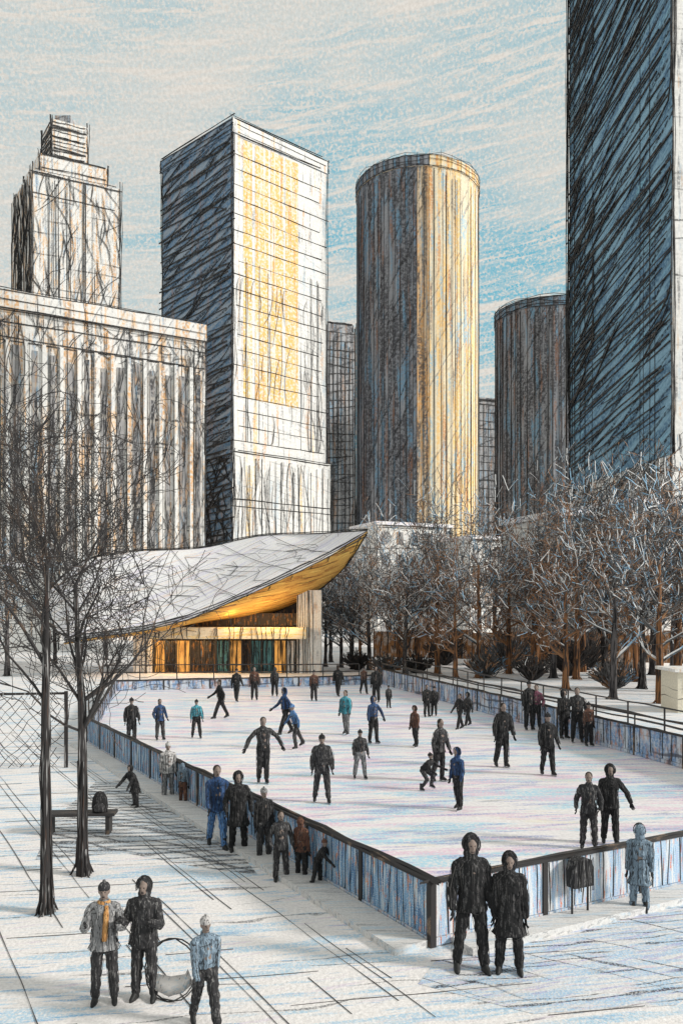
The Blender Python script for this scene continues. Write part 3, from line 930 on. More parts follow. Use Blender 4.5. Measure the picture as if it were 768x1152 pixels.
cq2 = Vector((33.4, 87)); qp = [Vector(p) + (Vector(p) - cq2).normalized() * .3 for p in q]
prism(bm, qp, 0, 19)
scribble_face(bm, qp[3], qp[0], 1, 19, 160, 5, .05, 1, .8, .06, .45)
scribble_face(bm, qp[3], qp[0], 10, 19, 120, 6, .07, 1, .8, .06, .45)
build('podium', bm, ['facade_pale', 'graphite'], t)
bm = NB(); prism(bm, [Vector(p) * .9 + Vector((33.4, 87)) * .1 for p in q], 90.003, 93); build('plant_room', bm, 'facade_grey', t)

# ------------------------------------------------------------------ pavilion
t = thing('pavilion', 'low pavilion with a sweeping snow covered roof and glowing amber front', 'pavilion', (0, 62, 0))
OFF = Vector((0, 62, 0))
Fp = [(72, 718, 57.5), (100, 713, 57.5), (160, 705, 57.8), (215, 691, 58), (275, 666, 58.3), (330, 641, 58.6), (375, 619, 59), (413, 597.5, 59.3)]
Bp = [(52, 668, 73), (90, 634, 73), (140, 622, 73), (185, 619, 73), (232, 616, 73), (292, 603, 72), (350, 601, 68), (413, 597, 59.6)]
Sp = [(72, 719, 60), (100, 716, 61), (160, 710, 63), (222, 699, 64.5), (290, 694, 65), (345, 672, 64.5), (386, 640, 62.5), (413, 599.5, 59.7)]
def resample(P, n):
    P = [px(*p) - OFF for p in P]
    out = []
    for i in range(n):
        s = i / (n - 1) * (len(P) - 1)
        k = min(int(s), len(P) - 2); f = s - k
        p0 = P[max(k - 1, 0)]; p1 = P[k]; p2 = P[k + 1]; p3 = P[min(k + 2, len(P) - 1)]
        out.append(0.5 * ((2 * p1) + (p2 - p0) * f + (2 * p0 - 5 * p1 + 4 * p2 - p3) * f * f + (3 * p1 - p0 - 3 * p2 + p3) * f ** 3))
    return out
N = 32
Fc, Bc, Sc = resample(Fp, N), resample(Bp, N), resample(Sp, N)
bm = NB()
M_ = 8
rows = []
for j in range(M_ + 1):
    f = j / M_
    rows.append([Fc[i].lerp(Bc[i], f) - Vector((0, 0, math.sin(f * PI) * 0.8 * (1 - i / N))) for i in range(N)])
gv = [[bm.verts.new(p) for p in r_] for r_ in rows]
for j in range(M_):
    for i in range(N - 1):
        bm.faces.new((gv[j][i], gv[j][i + 1], gv[j + 1][i + 1], gv[j + 1][i]))
# edge of the slab
lo = [bm.verts.new(p - Vector((0, 0, 0.32 * min(1, (N - 1 - i) / 6)))) for i, p in enumerate(Fc)]
for i in range(N - 1):
    f = bm.faces.new((lo[i], lo[i + 1], gv[0][i + 1], gv[0][i])); f.material_index = 0
for rr, cv, zoff in ((.05, Fc, .03), (.045, Fc, -.30), (.04, Fc, -.14), (.06, Bc, .05), (.05, Bc, .16)):
    tube(bm, [p + Vector((0, -0.05, zoff + random.uniform(-.04, .04))) for p in cv], [rr * random.uniform(.6, 1.3) for _ in cv], 3, 1, False)
for k in (6, 11, 17, 22, 26):
    tube(bm, [rows[j][k].lerp(rows[j][max(0, k - 3)], j / M_) + Vector((0, 0, .04)) for j in range(M_ + 1)], .02, 3, 1, False)
for k in range(46):                                   # streaks where the snow has slid
    i_ = random.randrange(2, N - 5); j_ = random.randrange(0, 5); l_ = random.randrange(2, 4)
    tube(bm, [rows[min(M_, j_ + q)][max(0, min(N - 1, i_ - q * random.choice((0, 1))))] + Vector((random.uniform(-.2, .2), 0, .03)) for q in range(l_ + 1)], .016, 3, 1, False)
build('roof', bm, ['roof_snow', 'graphite'], t, True)
bm = NB()
lo = [p - Vector((0, 0, 0.325 * min(1, (N - 1 - i) / 6))) for i, p in enumerate(Fc)]
sv = []
for j in range(6):
    f = j / 5
    sv.append([bm.verts.new(lo[i].lerp(Sc[i], f) - Vector((0, 0, 0.25 * math.sin(f * PI) * min(1, (N - 1 - i) / 8)))) for i in range(N)])
for j in range(5):
    for i in range(N - 1):
        bm.faces.new((sv[j][i], sv[j + 1][i], sv[j + 1][i + 1], sv[j][i + 1]))
tube(bm, [p + Vector((0, -0.08, -.03)) for p in Sc], [.06 * random.uniform(.6, 1.3) for _ in Sc], 3, 1, False)
for k in range(10, N - 1, 2):
    hand_line(bm, lo[k] + Vector((0, -.05, -.05)), Sc[max(0, k - 3)] + Vector((0, -.1, -.05)), .035, .08, 0, 1, 5)
build('soffit', bm, ['soffit_amber', 'graphite'], t, True)
def lp(x, y, d):
    return px(x, y, d) - OFF
def wallbox(name, x0, x1, y0, y1, d, th, mats, parent, jl=0):
    a = lp(x0, y1, d); b = lp(x1, y0, d)
    bm = NB()
    box(bm, a.x, b.x, a.y, a.y + th, max(0, a.z), b.z)
    for k in range(jl):
        xx = random.uniform(a.x, b.x)
        hand_line(bm, (xx, a.y - .03, a.z), (xx + random.uniform(-.2, .2), a.y - .03, b.z), .03, .04, 0, 1, 4)
    return build(name, bm, mats, parent)
wallbox('rear_wall', 150, 352, 668, 775, 66.0, .3, ['shop_dark', 'graphite'], t)
wallbox('clerestory', 200, 338, 690, 704, 63.2, .2, ['shop_dark', 'graphite'], t, 20)
wallbox('canopy', 168, 344, 706, 719, 61.0, 2.0, ['fascia_cream', 'graphite'], t, 26)
wallbox('pylon', 334, 361, 664, 776, 62.6, 2.2, ['pylon_white', 'graphite'], t, 9)
wallbox('side_wall', 150, 170, 712, 776, 62.4, 3, ['pylon_white', 'graphite'], t, 6)
xs = [172, 186, 198, 214, 230, 243, 258, 272, 282, 294, 308, 322, 333]
for i in range(len(xs) - 1):
    x0, x1 = xs[i] + 1, xs[i + 1] - 1
    kind = ['shop_light', 'shop_dark', 'shop_light', 'shop_dark', 'shop_dark', 'door_teal', 'shop_light', 'shop_dark', 'door_teal', 'door_teal', 'shop_light', 'pylon_white'][i]
    nm = {'shop_light': 'lit_window', 'shop_dark': 'shop_front', 'door_teal': 'door', 'pylon_white': 'wall_panel'}[kind]
    o = wallbox(nm, x0, x1, 721, 766, 63.0, .15, [kind, 'graphite'], t, 7)
    if nm == 'door':
        p = NB(); a = lp(x1 - 2, 748, 63.0)
        tube(p, [(a.x, a.y - .06, a.z - .3), (a.x, a.y - .06, a.z + .3)], .035, 5)
        build('handle', p, 'rail_dark', o)
for i, x in enumerate(xs):
    wallbox('mullion', x - .8, x + .8, 720, 768, 62.85, .2, ['rail_dark'], t)
for x in (185, 225, 262, 300, 325):
    l = bpy.data.lights.new('canopy_lamp', 'POINT'); l.energy = 90; l.color = (1, .62, .25); l.shadow_soft_size = .25
    o = bpy.data.objects.new('canopy_lamp', l); COL.objects.link(o); o.parent = t
    o.location = lp(x, 700, 60.4) if x > 240 else lp(x, 722, 61.6)

# ------------------------------------------------------------------ trees
def branch(out, p, d, L, r, lev, maxlev, rng, spread, up, kink, minr):
    n = 4 if lev < 3 else 3
    pts = [p.copy()]; rad = [r]
    q = p.copy(); dd = d.copy()
    for i in range(n):
        dd = (dd + Vector((rng.uniform(-1, 1), rng.uniform(-1, 1), rng.uniform(-.6, .8))) * kink + Vector((0, 0, up))).normalized()
        q = q + dd * L / n
        pts.append(q.copy()); rad.append(max(minr, r * (1 - .42 * (i + 1) / n)))
    out.append((lev, pts, rad))
    if lev >= maxlev:
        return
    kids = rng.choice((2, 2, 3)) if lev else 3
    for k in range(kids):
        ax = dd.cross(Vector((rng.uniform(-1, 1), rng.uniform(-1, 1), rng.uniform(-1, 1))))
        if ax.length < 1e-3: continue
        nd = Matrix.Rotation(rng.uniform(spread * .5, spread), 3, ax.normalized()) @ dd
        branch(out, q, nd, L * rng.uniform(.62, .88), rad[-1] * .82, lev + 1, maxlev, rng, spread, up, kink, minr)
    for k in range(rng.choice((1, 2, 2))):           # side shoots
        i = rng.randrange(1, n)
        ax = dd.cross(Vector((rng.uniform(-1, 1), rng.uniform(-1, 1), rng.uniform(-1, 1))))
        if ax.length < 1e-3: continue
        nd = Matrix.Rotation(rng.uniform(spread * .8, spread * 1.6), 3, ax.normalized()) @ dd
        branch(out, pts[i], nd, L * rng.uniform(.45, .7), rad[i] * .5, max(lev + 1, maxlev - 3), maxlev, rng, spread, up, kink, minr)

def tree(label, loc, H, trunk_r, seed, mats, clear=0.35, maxlev=5, spread=.6, up=.06, kink=.16, minr=.012, curls=0, curl_r=.02, group='bare winter trees', leaders=4, name='bare_tree', top=0.9, snow=0.0, dens=1.0):
    rng = random.Random(seed)
    t = thing(name, label, 'tree', loc, 0, group)
    bm = NB()
    pts = []; rad = []
    ox = oy = 0
    for i in range(11):
        f = i / 10
        ox += rng.uniform(-.02, .02) * H * .25; oy += rng.uniform(-.02, .02) * H * .25
        pts.append(Vector((ox * f, oy * f, -.05 + H * top * .72 * f)))
        rad.append(trunk_r * (1.25 if i == 0 else 1) * (1 - .62 * f))
    tube(bm, pts, rad, 8, 0)
    for k in range(6):                                # spreading root strands
        a = rng.uniform(0, 2 * PI); o1 = Vector((math.cos(a), math.sin(a), 0))
        tube(bm, [o1 * trunk_r * .9 + Vector((0, 0, H * rng.uniform(.05, .12))), o1 * trunk_r * 1.1 + Vector((0, 0, .22)), o1 * trunk_r * rng.uniform(1.5, 2.1) + Vector((0, 0, .03)), o1 * trunk_r * rng.uniform(2.0, 3.0) + Vector((0, 0, -.03))], [trunk_r * .22, trunk_r * .26, trunk_r * .18, trunk_r * .08], 5, 0, False)
    for k in range(12):                               # bark ridges
        a = rng.uniform(0, 2 * PI)
        e = rng.randrange(5, 10)
        tube(bm, [p + Vector((math.cos(a + .12 * i), math.sin(a + .12 * i), 0)) * rad[i] * 1.04 + Vector((rng.uniform(-1, 1), rng.uniform(-1, 1), 0)) * trunk_r * .22 for i, p in enumerate(pts[:e])], [trunk_r * rng.uniform(.06, .2) for _ in range(e)], 3, 0, False)
    build('trunk', bm, mats[0], t, True)
    out = []
    i0 = int(clear / (top * .72) * 10)
    for i in range(max(1, i0), 11):
        for k in range(leaders if i < 10 else 3):
            a = rng.uniform(0, 2 * PI)
            el = rng.uniform(.45, 1.05) if i < 10 else rng.uniform(.9, 1.4)
            d = Vector((math.cos(a) * math.cos(el), math.sin(a) * math.cos(el), math.sin(el)))
            branch(out, pts[i], d, H * rng.uniform(.13, .22), rad[i] * rng.uniform(.35, .6), 1, maxlev, rng, spread, up, kink, minr)
    bm = NB()
    for lev, p, rd in out:
        if lev > 2 and rng.random() > dens: continue
        tube(bm, p, rd, 5 if lev < 2 else 3, 0, False)
        if rng.random() < snow:                       # snow lying along the branch
            tube(bm, [q + Vector((0, 0, r_ * 1.2)) for q, r_ in zip(p, rd)], [max(r_ * 1.15, .028) for r_ in rd], 3, 1, False)
    tips = [p[-1] for lev, p, rd in out]
    for k in range(curls):                            # tangled fine twigs
        p = rng.choice(tips).copy()
        d = Vector((rng.uniform(-1, 1), rng.uniform(-1, 1), rng.uniform(-1, 1))).normalized()
        w = Vector((rng.uniform(-1, 1), rng.uniform(-1, 1), rng.uniform(-1, 1)))
        P = [p]
        for s in range(7):
            d = (d + w.cross(d) * .5 + Vector((rng.uniform(-1, 1), rng.uniform(-1, 1), rng.uniform(-1, 1))) * .35).normalized()
            p = p + d * H * .028
            P.append(p)
        tube(bm, P, curl_r, 3, 0, False)
    build('crown', bm, [mats[1], 'twig_snow'], t)
    return t
def copy_tree(o, loc, rz, sc, label, group='bare winter trees'):
    c = o.copy(); COL.objects.link(c); c.location = loc; c.rotation_euler = (0, 0, rz); c.scale = (sc, sc, sc)
    c['label'] = label; c['group'] = group
    for ch in o.children:
        k = ch.copy(); COL.objects.link(k); k.parent = c
    return c

p = gd(52, 1028)
tree('tall black bare tree nearest the viewer, leftmost of the two plaza trees', p, 6.9, .088, 3, ('bark_black', 'twig_black'), .50, 4, .66, .045, .24, .0065, 260, .005, 'plaza trees', 2, top=1.12, dens=.62)
p = gd(93, 985)
tree('black bare tree with a rust tinged tangled crown, second from left on the plaza', p, 6.9, .100, 8, ('bark_black', 'twig_black'), .42, 4, .70, .04, .24, .007, 400, .0055, 'plaza trees', 3, top=1.05, dens=.6)

protos = []
for i, (mt, H) in enumerate(((('bark_grey', 'twig_grey'), 12), (('bark_rust', 'twig_grey'), 13), (('bark_black', 'twig_black'), 12), (('bark_rust', 'twig_rust'), 11))):
    protos.append((tree('bare tree', (0, 0, 0), H, .2, 40 + i, mt, .22, 4, .7, .04, .28, .022, 150, .018, leaders=2, snow=.42, dens=.27), H))
kinds = ['grey', 'rust trunked', 'black', 'rust brown']
spots = [(415, 66, 0, .85), (438, 78, 1, 1.0), (455, 60, 2, .8), (470, 70, 3, .95), (492, 62, 1, 1.0), (505, 84, 0, 1.1), (538, 58, 1, .95), (556, 74, 0, 1.1),
         (572, 62, 3, 1.0), (604, 70, 1, 1.15), (622, 58, 0, 1.0), (636, 49, 3, .9), (655, 64, 1, 1.15), (690, 44, 0, .9), (704, 60, 3, 1.1), (722, 50, 2, 1.0),
         (742, 42, 1, .85), (757, 56, 0, 1.1), (775, 46, 2, .9), (395, 82, 2, .9), (372, 76, 2, .8), (384, 69, 0, .75), (366, 70, 2, .7), (396, 67, 2, .65), (405, 71, 3, .75), (448, 66, 3, .8), (512, 58, 3, .8), (600, 60, 3, .95), (715, 55, 3, 1.0), (480, 92, 0, 1.15), (680, 60, 2, 1.2), (735, 61, 0, 1.3), (762, 48, 3, 1.1), (648, 57, 1, 1.0)]
ords = {0: 0, 1: 0, 2: 0, 3: 0}
where = lambda x: ('beside the pavilion roof tip' if x < 450 else 'below the golden round tower' if x < 540 else 'below the round grey tower' if x < 640 else 'below the dark skyscraper')
names_used = {}
done = set()
for (x, d, k, s) in sorted(spots, key=lambda q: q[0]):
    dist = 'close to the rink walk' if d < 56 else 'behind the rink walk' if d < 68 else 'far back'
    base_l = f'bare {kinds[k]} tree {dist} {where(x)}'
    names_used[base_l] = names_used.get(base_l, 0) + 1
    n_ = names_used[base_l]
    lab = base_l if n_ == 1 else base_l + [', second from left', ', third from left', ', fourth from left', ', fifth from left', ', sixth from left'][n_ - 2]
    loc = ((x - 384) / FPX * d, d, 0)
    if k not in done:
        o = protos[k][0]; o.location = loc; o.scale = (s,) * 3; o['label'] = lab; done.add(k)
    else:
        copy_tree(protos[k][0], loc, random.uniform(0, 6.28), s, lab)
# pale trees left of the pavilion
for (x, d, k, s, lab) in ((8, 60, 0, .85, 'bare grey tree at the far left edge behind the lattice fence'), (62, 74, 2, .8, 'bare black tree between the plaza trunks, far behind the rink'), (120, 80, 0, .75, 'bare grey tree just left of the pavilion, behind its low end')):
    copy_tree(protos[k][0], ((x - 384) / FPX * d, d, 0), random.uniform(0, 6), s, lab)

def row_house(x0, x1, d, ytop, label, rz=24, nwin=5):
    a = Vector(gd_at(x0, d)); wd = (x1 - x0) / FPX * d
    h = EYE + (688 - ytop) / FPX * d
    t = thing('row_house', label, 'building', a, R(rz), 'pale low buildings behind the trees')
    bm = NB(); prism(bm, [(0, 0), (wd, 0), (wd, 9), (0, 9)], 0, h)
    edge_lines(bm, [(0, 0), (wd, 0), (wd, 9), (0, 9)], 0, h, .05, .1, 1, 2, (0, 1, 3))
    face_lines(bm, (0, 0), (wd, 0), [h, h - .3, h - 3.4, h - 6.8], .05, .12, 1)
    build('wall', bm, ['facade_pale', 'graphite'], t)
    bm = NB(); prism(bm, [(-.3, -.3), (wd + .3, -.3), (wd + .3, 9.3), (-.3, 9.3)], h + .003, h + .5); build('roof', bm, 'roof_snow', t)
    z = h - 2.9
    while z > 1:
        for k in range(nwin):
            xx = (k + .5) * wd / nwin
            bm = NB(); box(bm, xx - .55, xx + .55, -.06, .3, z, z + 1.9); build('window', bm, 'window_dark', t)
        z -= 3.4
row_house(424, 520, 122, 590, 'pale stone low building behind the trees below the golden round tower')
row_house(528, 612, 120, 606, 'pale stone low building behind the trees below the round grey tower', 26)
row_house(632, 700, 70, 580, 'pale stone low building below the left edge of the dark skyscraper', 22, 4)
row_house(712, 800, 68, 566, 'pale stone low building behind the trees at the right edge', 20, 5)
row_house(-40, 60, 96, 636, 'pale stone low building behind the plaza trees at the left edge', 24, 5)

# rust brown fence, shrubs and a cream kiosk under the trees
a_, b_ = Vector((3.0, 76, 0)), Vector((40, 62, 0))
d_ = b_ - a_
t = thing('board_fence', 'rust brown board fence standing behind the bare trees on the right', 'fence', a_, math.atan2(d_.y, d_.x))
nseg = 13; L = d_.length
for i in range(nseg):
    bm = NB(); box(bm, i * L / nseg + .08, (i + 1) * L / nseg - .08, -.05, .05, .5, 2.9 + random.uniform(-.3, .3))
    for k in range(7):
        xx = (i + random.random()) * L / nseg
        hand_line(bm, (xx, -.08, .5), (xx + random.uniform(-.3, .3), -.08, 2.9), .04, .06, 0, 1, 4)
    build('board_panel', bm, ['hedge_rust', 'graphite'], t)
    bm = NB(); tube(bm, [(i * L / nseg, 0, 0), (i * L / nseg, 0, 3.1)], .07, 5); build('post', bm, 'bark_rust', t)

def shrub(x, y, d, wd, ht, label, mat='twig_black', seed=0):
    rng = random.Random(seed)
    t = thing('shrub', label, 'shrub', gd_at(x, d), 0, 'dark shrubs under the trees')
    bm = NB()
    for k in range(170):
        a = rng.uniform(0, 2 * PI); rr = rng.random() ** .5
        P = [Vector((math.cos(a) * .15, math.sin(a) * .15, 0))]
        e = Vector((math.cos(a) * rr * wd / 2, math.sin(a) * rr * wd / 2, ht * rng.uniform(.5, 1) * (1 - .4 * rr)))
        for s in (.4, .75, 1):
            P.append(e * s + Vector((rng.uniform(-1, 1), rng.uniform(-1, 1), rng.uniform(-1, 1))) * .14)
        tube(bm, P, .034, 3, 0, False)
    build('stems', bm, mat, t)
    return t
for i, (x, d, wd, ht, lab) in enumerate(((572, 66, 4.5, 4.6, 'tall tangled dark thicket between the trees in the middle of the grove'), (500, 72, 4, 3.6, 'tangled dark thicket behind the back right rink corner'), (660, 66, 4.5, 4.6, 'tall tangled grey thicket before the board fence under the dark skyscraper'), (434, 62, 3.0, 1.9, 'round dark shrub right beside the pavilion end of the rink'), (468, 63, 3.2, 1.8, 'dark shrub in the gap behind the back right rink corner'), (402, 66, 2.6, 2.0, 'dark shrub against the white pavilion pylon'),
        (545, 58, 3.4, 2.6, 'tall dark shrub behind the middle of the right barrier'), (598, 56, 3, 2.3, 'dark shrub behind the group of people at the right barrier'), (640, 60, 4, 3.2, 'broad dark shrub under the skyscraper side trees'), (690, 50, 3, 2.2, 'dark shrub left of the cream kiosk'))):
    shrub(x, 0, d, wd, ht, lab, 'twig_black' if i % 3 else 'twig_grey', i + 5)

t = thing('kiosk', 'small cream kiosk cut by the right edge behind the rink railing', 'kiosk', (16.6, 39, 0))
bm = NB(); box(bm, -1.1, 1.6, -1, 1, 0, 1.9); build('wall', bm, 'cream_board', t)
bm = NB(); box(bm, -1.3, 1.8, -1.2, 1.2, 1.903, 2.05); build('roof', bm, 'pylon_white', t)
bm = NB(); box(bm, -.7, .9, -1.06, -1.003, 1.0, 1.7); build('hatch', bm, 'door_teal', t)

# lattice fence at the left edge
t = thing('lattice_fence', 'dark diagonal lattice fence at the left edge behind the first trunk', 'fence', gd(-14, 866), R(8))
bm = NB()
for k in range(-6, 12):
    for sgn in (1, -1):
        x0 = k * .32 + random.uniform(-.09, .09)
        a0 = Vector((x0, 0.012 * sgn, .05)); b0 = Vector((x0 + sgn * 1.9, 0.012 * sgn, 2.2))
        if sgn < 0: a0.x += 1.0; b0.x += 1.0
        # clip to the panel
        P = []
        for s in range(9):
            q = a0.lerp(b0, s / 8)
            if -.6 <= q.x <= 2.2: P.append(q + Vector((random.uniform(-.045, .045), 0, random.uniform(-.045, .045))))
        if len(P) > 1: tube(bm, P, [random.uniform(.005, .014) for _ in P], 4, 0)
build('lattice', bm, 'bark_grey', t)
for xx in (-.65, 2.25):
    bm = NB(); box(bm, xx - .05, xx + .05, -.05, .05, 0, 2.3); build('post', bm, 'bark_black', t)
bm = NB(); box(bm, -.6, 2.2, -.03, .03, 2.203, 2.27); build('rail', bm, 'bark_black', t)

# bench with a dark bag on it
bp = gd(90, 938)
t = thing('bench', 'low dark bench beside the tree trunks on the plaza', 'bench', bp, R(4))
bm = NB(); box(bm, -.75, .75, -.2, .2, .40, .46); build('seat', bm, 'rail_dark', t)
for xx in (-.6, .6):
    bm = NB(); box(bm, xx - .04, xx + .04, -.17, .17, 0, .398); build('leg', bm, 'rail_dark', t)
bm = NB()
PENDING = []

# ------------------------------------------------------------------ people
def ell(bm, c, r, seg=12, rings=8, M=None):
    c = Vector(c)
    mat = Matrix.Translation(c) @ (M.to_4x4() if M is not None else Matrix.Identity(4)) @ Matrix.Diagonal((r[0], r[1], r[2], 1))
    bmesh.ops.create_uvsphere(bm, u_segments=seg, v_segments=rings, radius=1, matrix=mat)
def capsule(bm, a, b, ra, rb, n=10):
    tube(bm, [a, Vector(a).lerp(Vector(b), .5), b], [ra, (ra + rb) / 2, rb], n, 0)
    ell(bm, a, (ra,) * 3, 10, 6); ell(bm, b, (rb,) * 3, 10, 6)
def loft(bm, rings, n=16):
    """rings: (centre, rx, ry) stacked"""
    vs_ = []
    for c, rx, ry, M in rings:
        vs_.append([bm.verts.new(Vector(c) + M @ Vector((rx * math.cos(2 * PI * k / n), ry * math.sin(2 * PI * k / n), 0))) for k in range(n)])
    for a, b in zip(vs_, vs_[1:]):
        for k in range(n):
            bm.faces.new((a[k], a[(k + 1) % n], b[(k + 1) % n], b[k]))
    bm.faces.new(list(reversed(vs_[0]))); bm.faces.new(vs_[-1])

def fused(name, bm, mats, parent, voxel, lines=None, facefn=None, sm=3):
    """overlapping closed pieces fused into one continuous surface"""
    bmesh.ops.recalc_face_normals(bm, faces=bm.faces[:])
    me = bpy.data.meshes.new(name)
    bm.to_mesh(me); bm.free()
    for m in mats: me.materials.append(MATS[m])
    o = link(name, me, parent)
    md = o.modifiers.new('r', 'REMESH'); md.mode = 'VOXEL'; md.voxel_size = voxel
    ms = o.modifiers.new('s', 'SMOOTH'); ms.factor = .5; ms.iterations = sm
    PENDING.append((o, lines, facefn))
    return o

_hand = {}
def hand_mesh(mat):
    """relaxed gloved hand: palm, four unequal bent fingers, thumb leaving the side; wrist at origin, fingers along -z, palm faces +y"""
    if mat in _hand: return _hand[mat]
    bm = NB()
    loft(bm, [((0, 0, .012), .024, .018, Matrix.Identity(3)), ((0, 0, -.03), .036, .017, Matrix.Identity(3)), ((0, .002, -.085), .041, .015, Matrix.Identity(3)), ((0, .004, -.097), .038, .013, Matrix.Identity(3))], 12)
    for x, ln in ((-.030, .066), (-.010, .076), (.010, .071), (.029, .055)):
        tube(bm, [(x, .002, -.085), (x * 1.08, .008, -.085 - ln * .45), (x * 1.08, .022, -.085 - ln * .78), (x * 1.05, .038, -.085 - ln)], [.0105, .0100, .0092, .0070], 7)
    tube(bm, [(-.026, .002, -.025), (-.050, .012, -.055), (-.055, .024, -.085), (-.050, .032, -.102)], [.014, .0125, .011, .008], 7)
    me = bpy.data.meshes.new('glove'); bm.normal_update(); bm.to_mesh(me); bm.free()
    me.materials.append(MATS[mat])
    for p in me.polygons: p.use_smooth = True
    _hand[mat] = me
    return me
_boot = {}
def boot_mesh(skate, mat):
    k = (skate, mat)
    if k in _boot: return _boot[k]
    bm = NB()
    I = Matrix.Identity(3)
    z = .05 if skate else .0
    loft(bm, [((0, -.045, z), .042, .13, I), ((0, -.045, z + .035), .044, .132, I), ((0, -.03, z + .06), .043, .115, I), ((0, .005, z + .095), .044, .075, I), ((0, .015, z + .15), .046, .058, I), ((0, .018, z + .24), .052, .060, I)], 14)
    me = bpy.data.meshes.new('skate' if skate else 'boot'); bm.normal_update(); bm.to_mesh(me); bm.free()
    me.materials.append(MATS[mat])
    for p in me.polygons: p.use_smooth = True
    bl = None
    if skate:
        bm = NB(); box(bm, -.006, .006, -.185, .11, 0.004, .030)
        box(bm, -.010, .010, -.13, -.09, .030, .052); box(bm, -.010, .010, .02, .06, .030, .052)
        bm.normal_update(); bl = bpy.data.meshes.new('blade'); bm.to_mesh(bl); bm.free(); bl.materials.append(MATS['blade_steel'])
    _boot[k] = (me, bl)
    return _boot[k]

def rot(v, ax, a): return Matrix.Rotation(a, 3, ax) @ v
def person(label, x, y, hpx, coat='black', legs='black', pose='stand', yaw=0.0, skate=True, head='hat', hat='black', long=0, scarf=None, bulk=1.0, group=None, seed=None, pale=None, **kw):
    """x, y: where the feet stand in the photo; hpx: height there"""
    g = gd(x, y); d = g.y
    H = hpx * d / FPX
    rng = random.Random(seed if seed is not None else int(x * 7 + y))
    S = H / 1.75
    P = dict(legL=(0, .05, 0), legR=(0, .05, 0), armL=(.13, 0, .15), armR=(.13, 0, .15), lean=0.0, turn=0.0, nod=.0)
    PO = {
        'stand': {}, 'apart': dict(legL=(.10, .11, .04), legR=(-.10, .12, .08), armL=(.22, .12, .4), armR=(.22, -.05, .4)),
        'pocket': dict(armL=(.34, -.15, .9), armR=(.34, -.15, .9), legL=(.04, .07, 0), legR=(-.03, .07, 0)),
        'walk': dict(legL=(.30, .03, .05), legR=(-.28, .03, .15), armL=(.14, -.35, .25), armR=(.14, .40, .25), lean=.04),
        'stride': dict(legL=(.42, .06, .10), legR=(-.40, .06, .12), armL=(.25, -.45, .5), armR=(.25, .5, .5), lean=.12),
        'skate': dict(legL=(.30, .04, .45), legR=(-.45, .16, .15), armL=(.5, -.3, .35), armR=(.55, .3, .3), lean=.30),
        'glide': dict(legL=(.06, .02, .10), legR=(-.10, .05, .22), armL=(.22, .1, .3), armR=(.22, -.1, .3), lean=.10),
        'armsout': dict(armL=(.85, 0, .15), armR=(.75, 0, .1), legL=(.02, .0, .02), legR=(-.06, .03, .1), lean=.03),
        'reach': dict(armL=(.65, .1, .05), armR=(.18, 0, .2), legL=(.08, .05, .02), legR=(-.08, .05, .06)),
        'fold': dict(armL=(.30, .35, 1.7), armR=(.30, .35, 1.7), legL=(0, .08, 0), legR=(0, .05, 0)),
        'crouch': dict(legL=(1.15, .15, 1.55), legR=(.75, .18, 1.35), armL=(.3, .9, .4), armR=(.35, .7, .4), lean=.75, nod=-.4),
        'bend': dict(legL=(.10, .10, .12), legR=(-.12, .12, .12), armL=(.15, .6, .15), armR=(.15, .75, .15), lean=.55, nod=-.2),
    }
    P.update(PO[pose]); P.update(kw.get('P', {}))
    X, Y, Z = Vector((1, 0, 0)), Vector((0, 1, 0)), Vector((0, 0, 1))
    hip0 = Vector((0, 0, .93))
    j = {}
    for s, nm, k in ((1, 'L', 'legL'), (-1, 'R', 'legR')):
        f, ab, kn = P[k]
        h = hip0 + Vector((s * .088, 0, -.02))
        th = rot(rot(Vector((0, 0, -1)), 'Y', -s * ab), 'X', -f)          # f>0: leg forward (-y)
        kne = h + th * .43
        sh = rot(rot(Vector((0, 0, -1)), 'Y', -s * ab * .8), 'X', -f + kn)
        ank = kne + sh * .42
        j['hip' + nm], j['knee' + nm], j['ank' + nm] = h, kne, ank
    low = min(j['ankL'].z, j['ankR'].z)
    dz = (.125 if skate else .075) - low
    U = Matrix.Rotation(P['lean'], 3, 'X')          # lean>0 : forward, towards -y
    def up(v):
        return hip0 + U @ (Vector(v) - hip0)
    j['waist'] = up((0, 0, 1.08)); j['chest'] = up((0, .0, 1.30)); j['neck'] = up((0, .015, 1.46))
    hn = Matrix.Rotation(P['lean'] * .3 + P['nod'], 3, 'X')
    j['head'] = j['neck'] + hn @ Vector((0, -.015, .165))
    for s, nm, k in ((1, 'L', 'armL'), (-1, 'R', 'armR')):
        ab, fw, el = P[k]
        sh = up((s * .180, .01, 1.385))
        ua = rot(rot(Vector((0, 0, -1)), 'Y', -s * ab), 'X', -fw)
        elb = sh + ua * .30
        # forearm bends forward and slightly inward
        fa = rot(rot(Vector((0, 0, -1)), 'Y', -s * (ab * .55 - el * .22)), 'X', -fw - el)
        wr = elb + fa * .255
        j['sh' + nm], j['el' + nm], j['wr' + nm], j['fa' + nm] = sh, elb, wr, fa
    for k in list(j):
        if not k.startswith('fa'): j[k] = (j[k] + Vector((0, 0, dz)))
    hipc = hip0 + Vector((0, 0, dz))
    top = max((j['head'] + Z * .15).z, 1.0)
    fit = 1.75 / top if pose not in ('crouch', 'bend') else 1.0
    t = thing('person', label, 'person', g, yaw, group)
    sc = S * fit
    t.scale = (sc, sc, sc)
    vox = max(.013, min(.03, .0011 * d)) 
    lr = max(.0048, .00036 * d)
    I = Matrix.Identity(3)
    hard = d < 22
    # body (one continuous surface with head and face)
    bm = NB()
    capsule(bm, hipc, j['chest'], .12, .13); capsule(bm, j['chest'], j['neck'], .10, .055); capsule(bm, j['neck'], j['head'] + hn @ Vector((0, .01, -.03)), .052, .055)
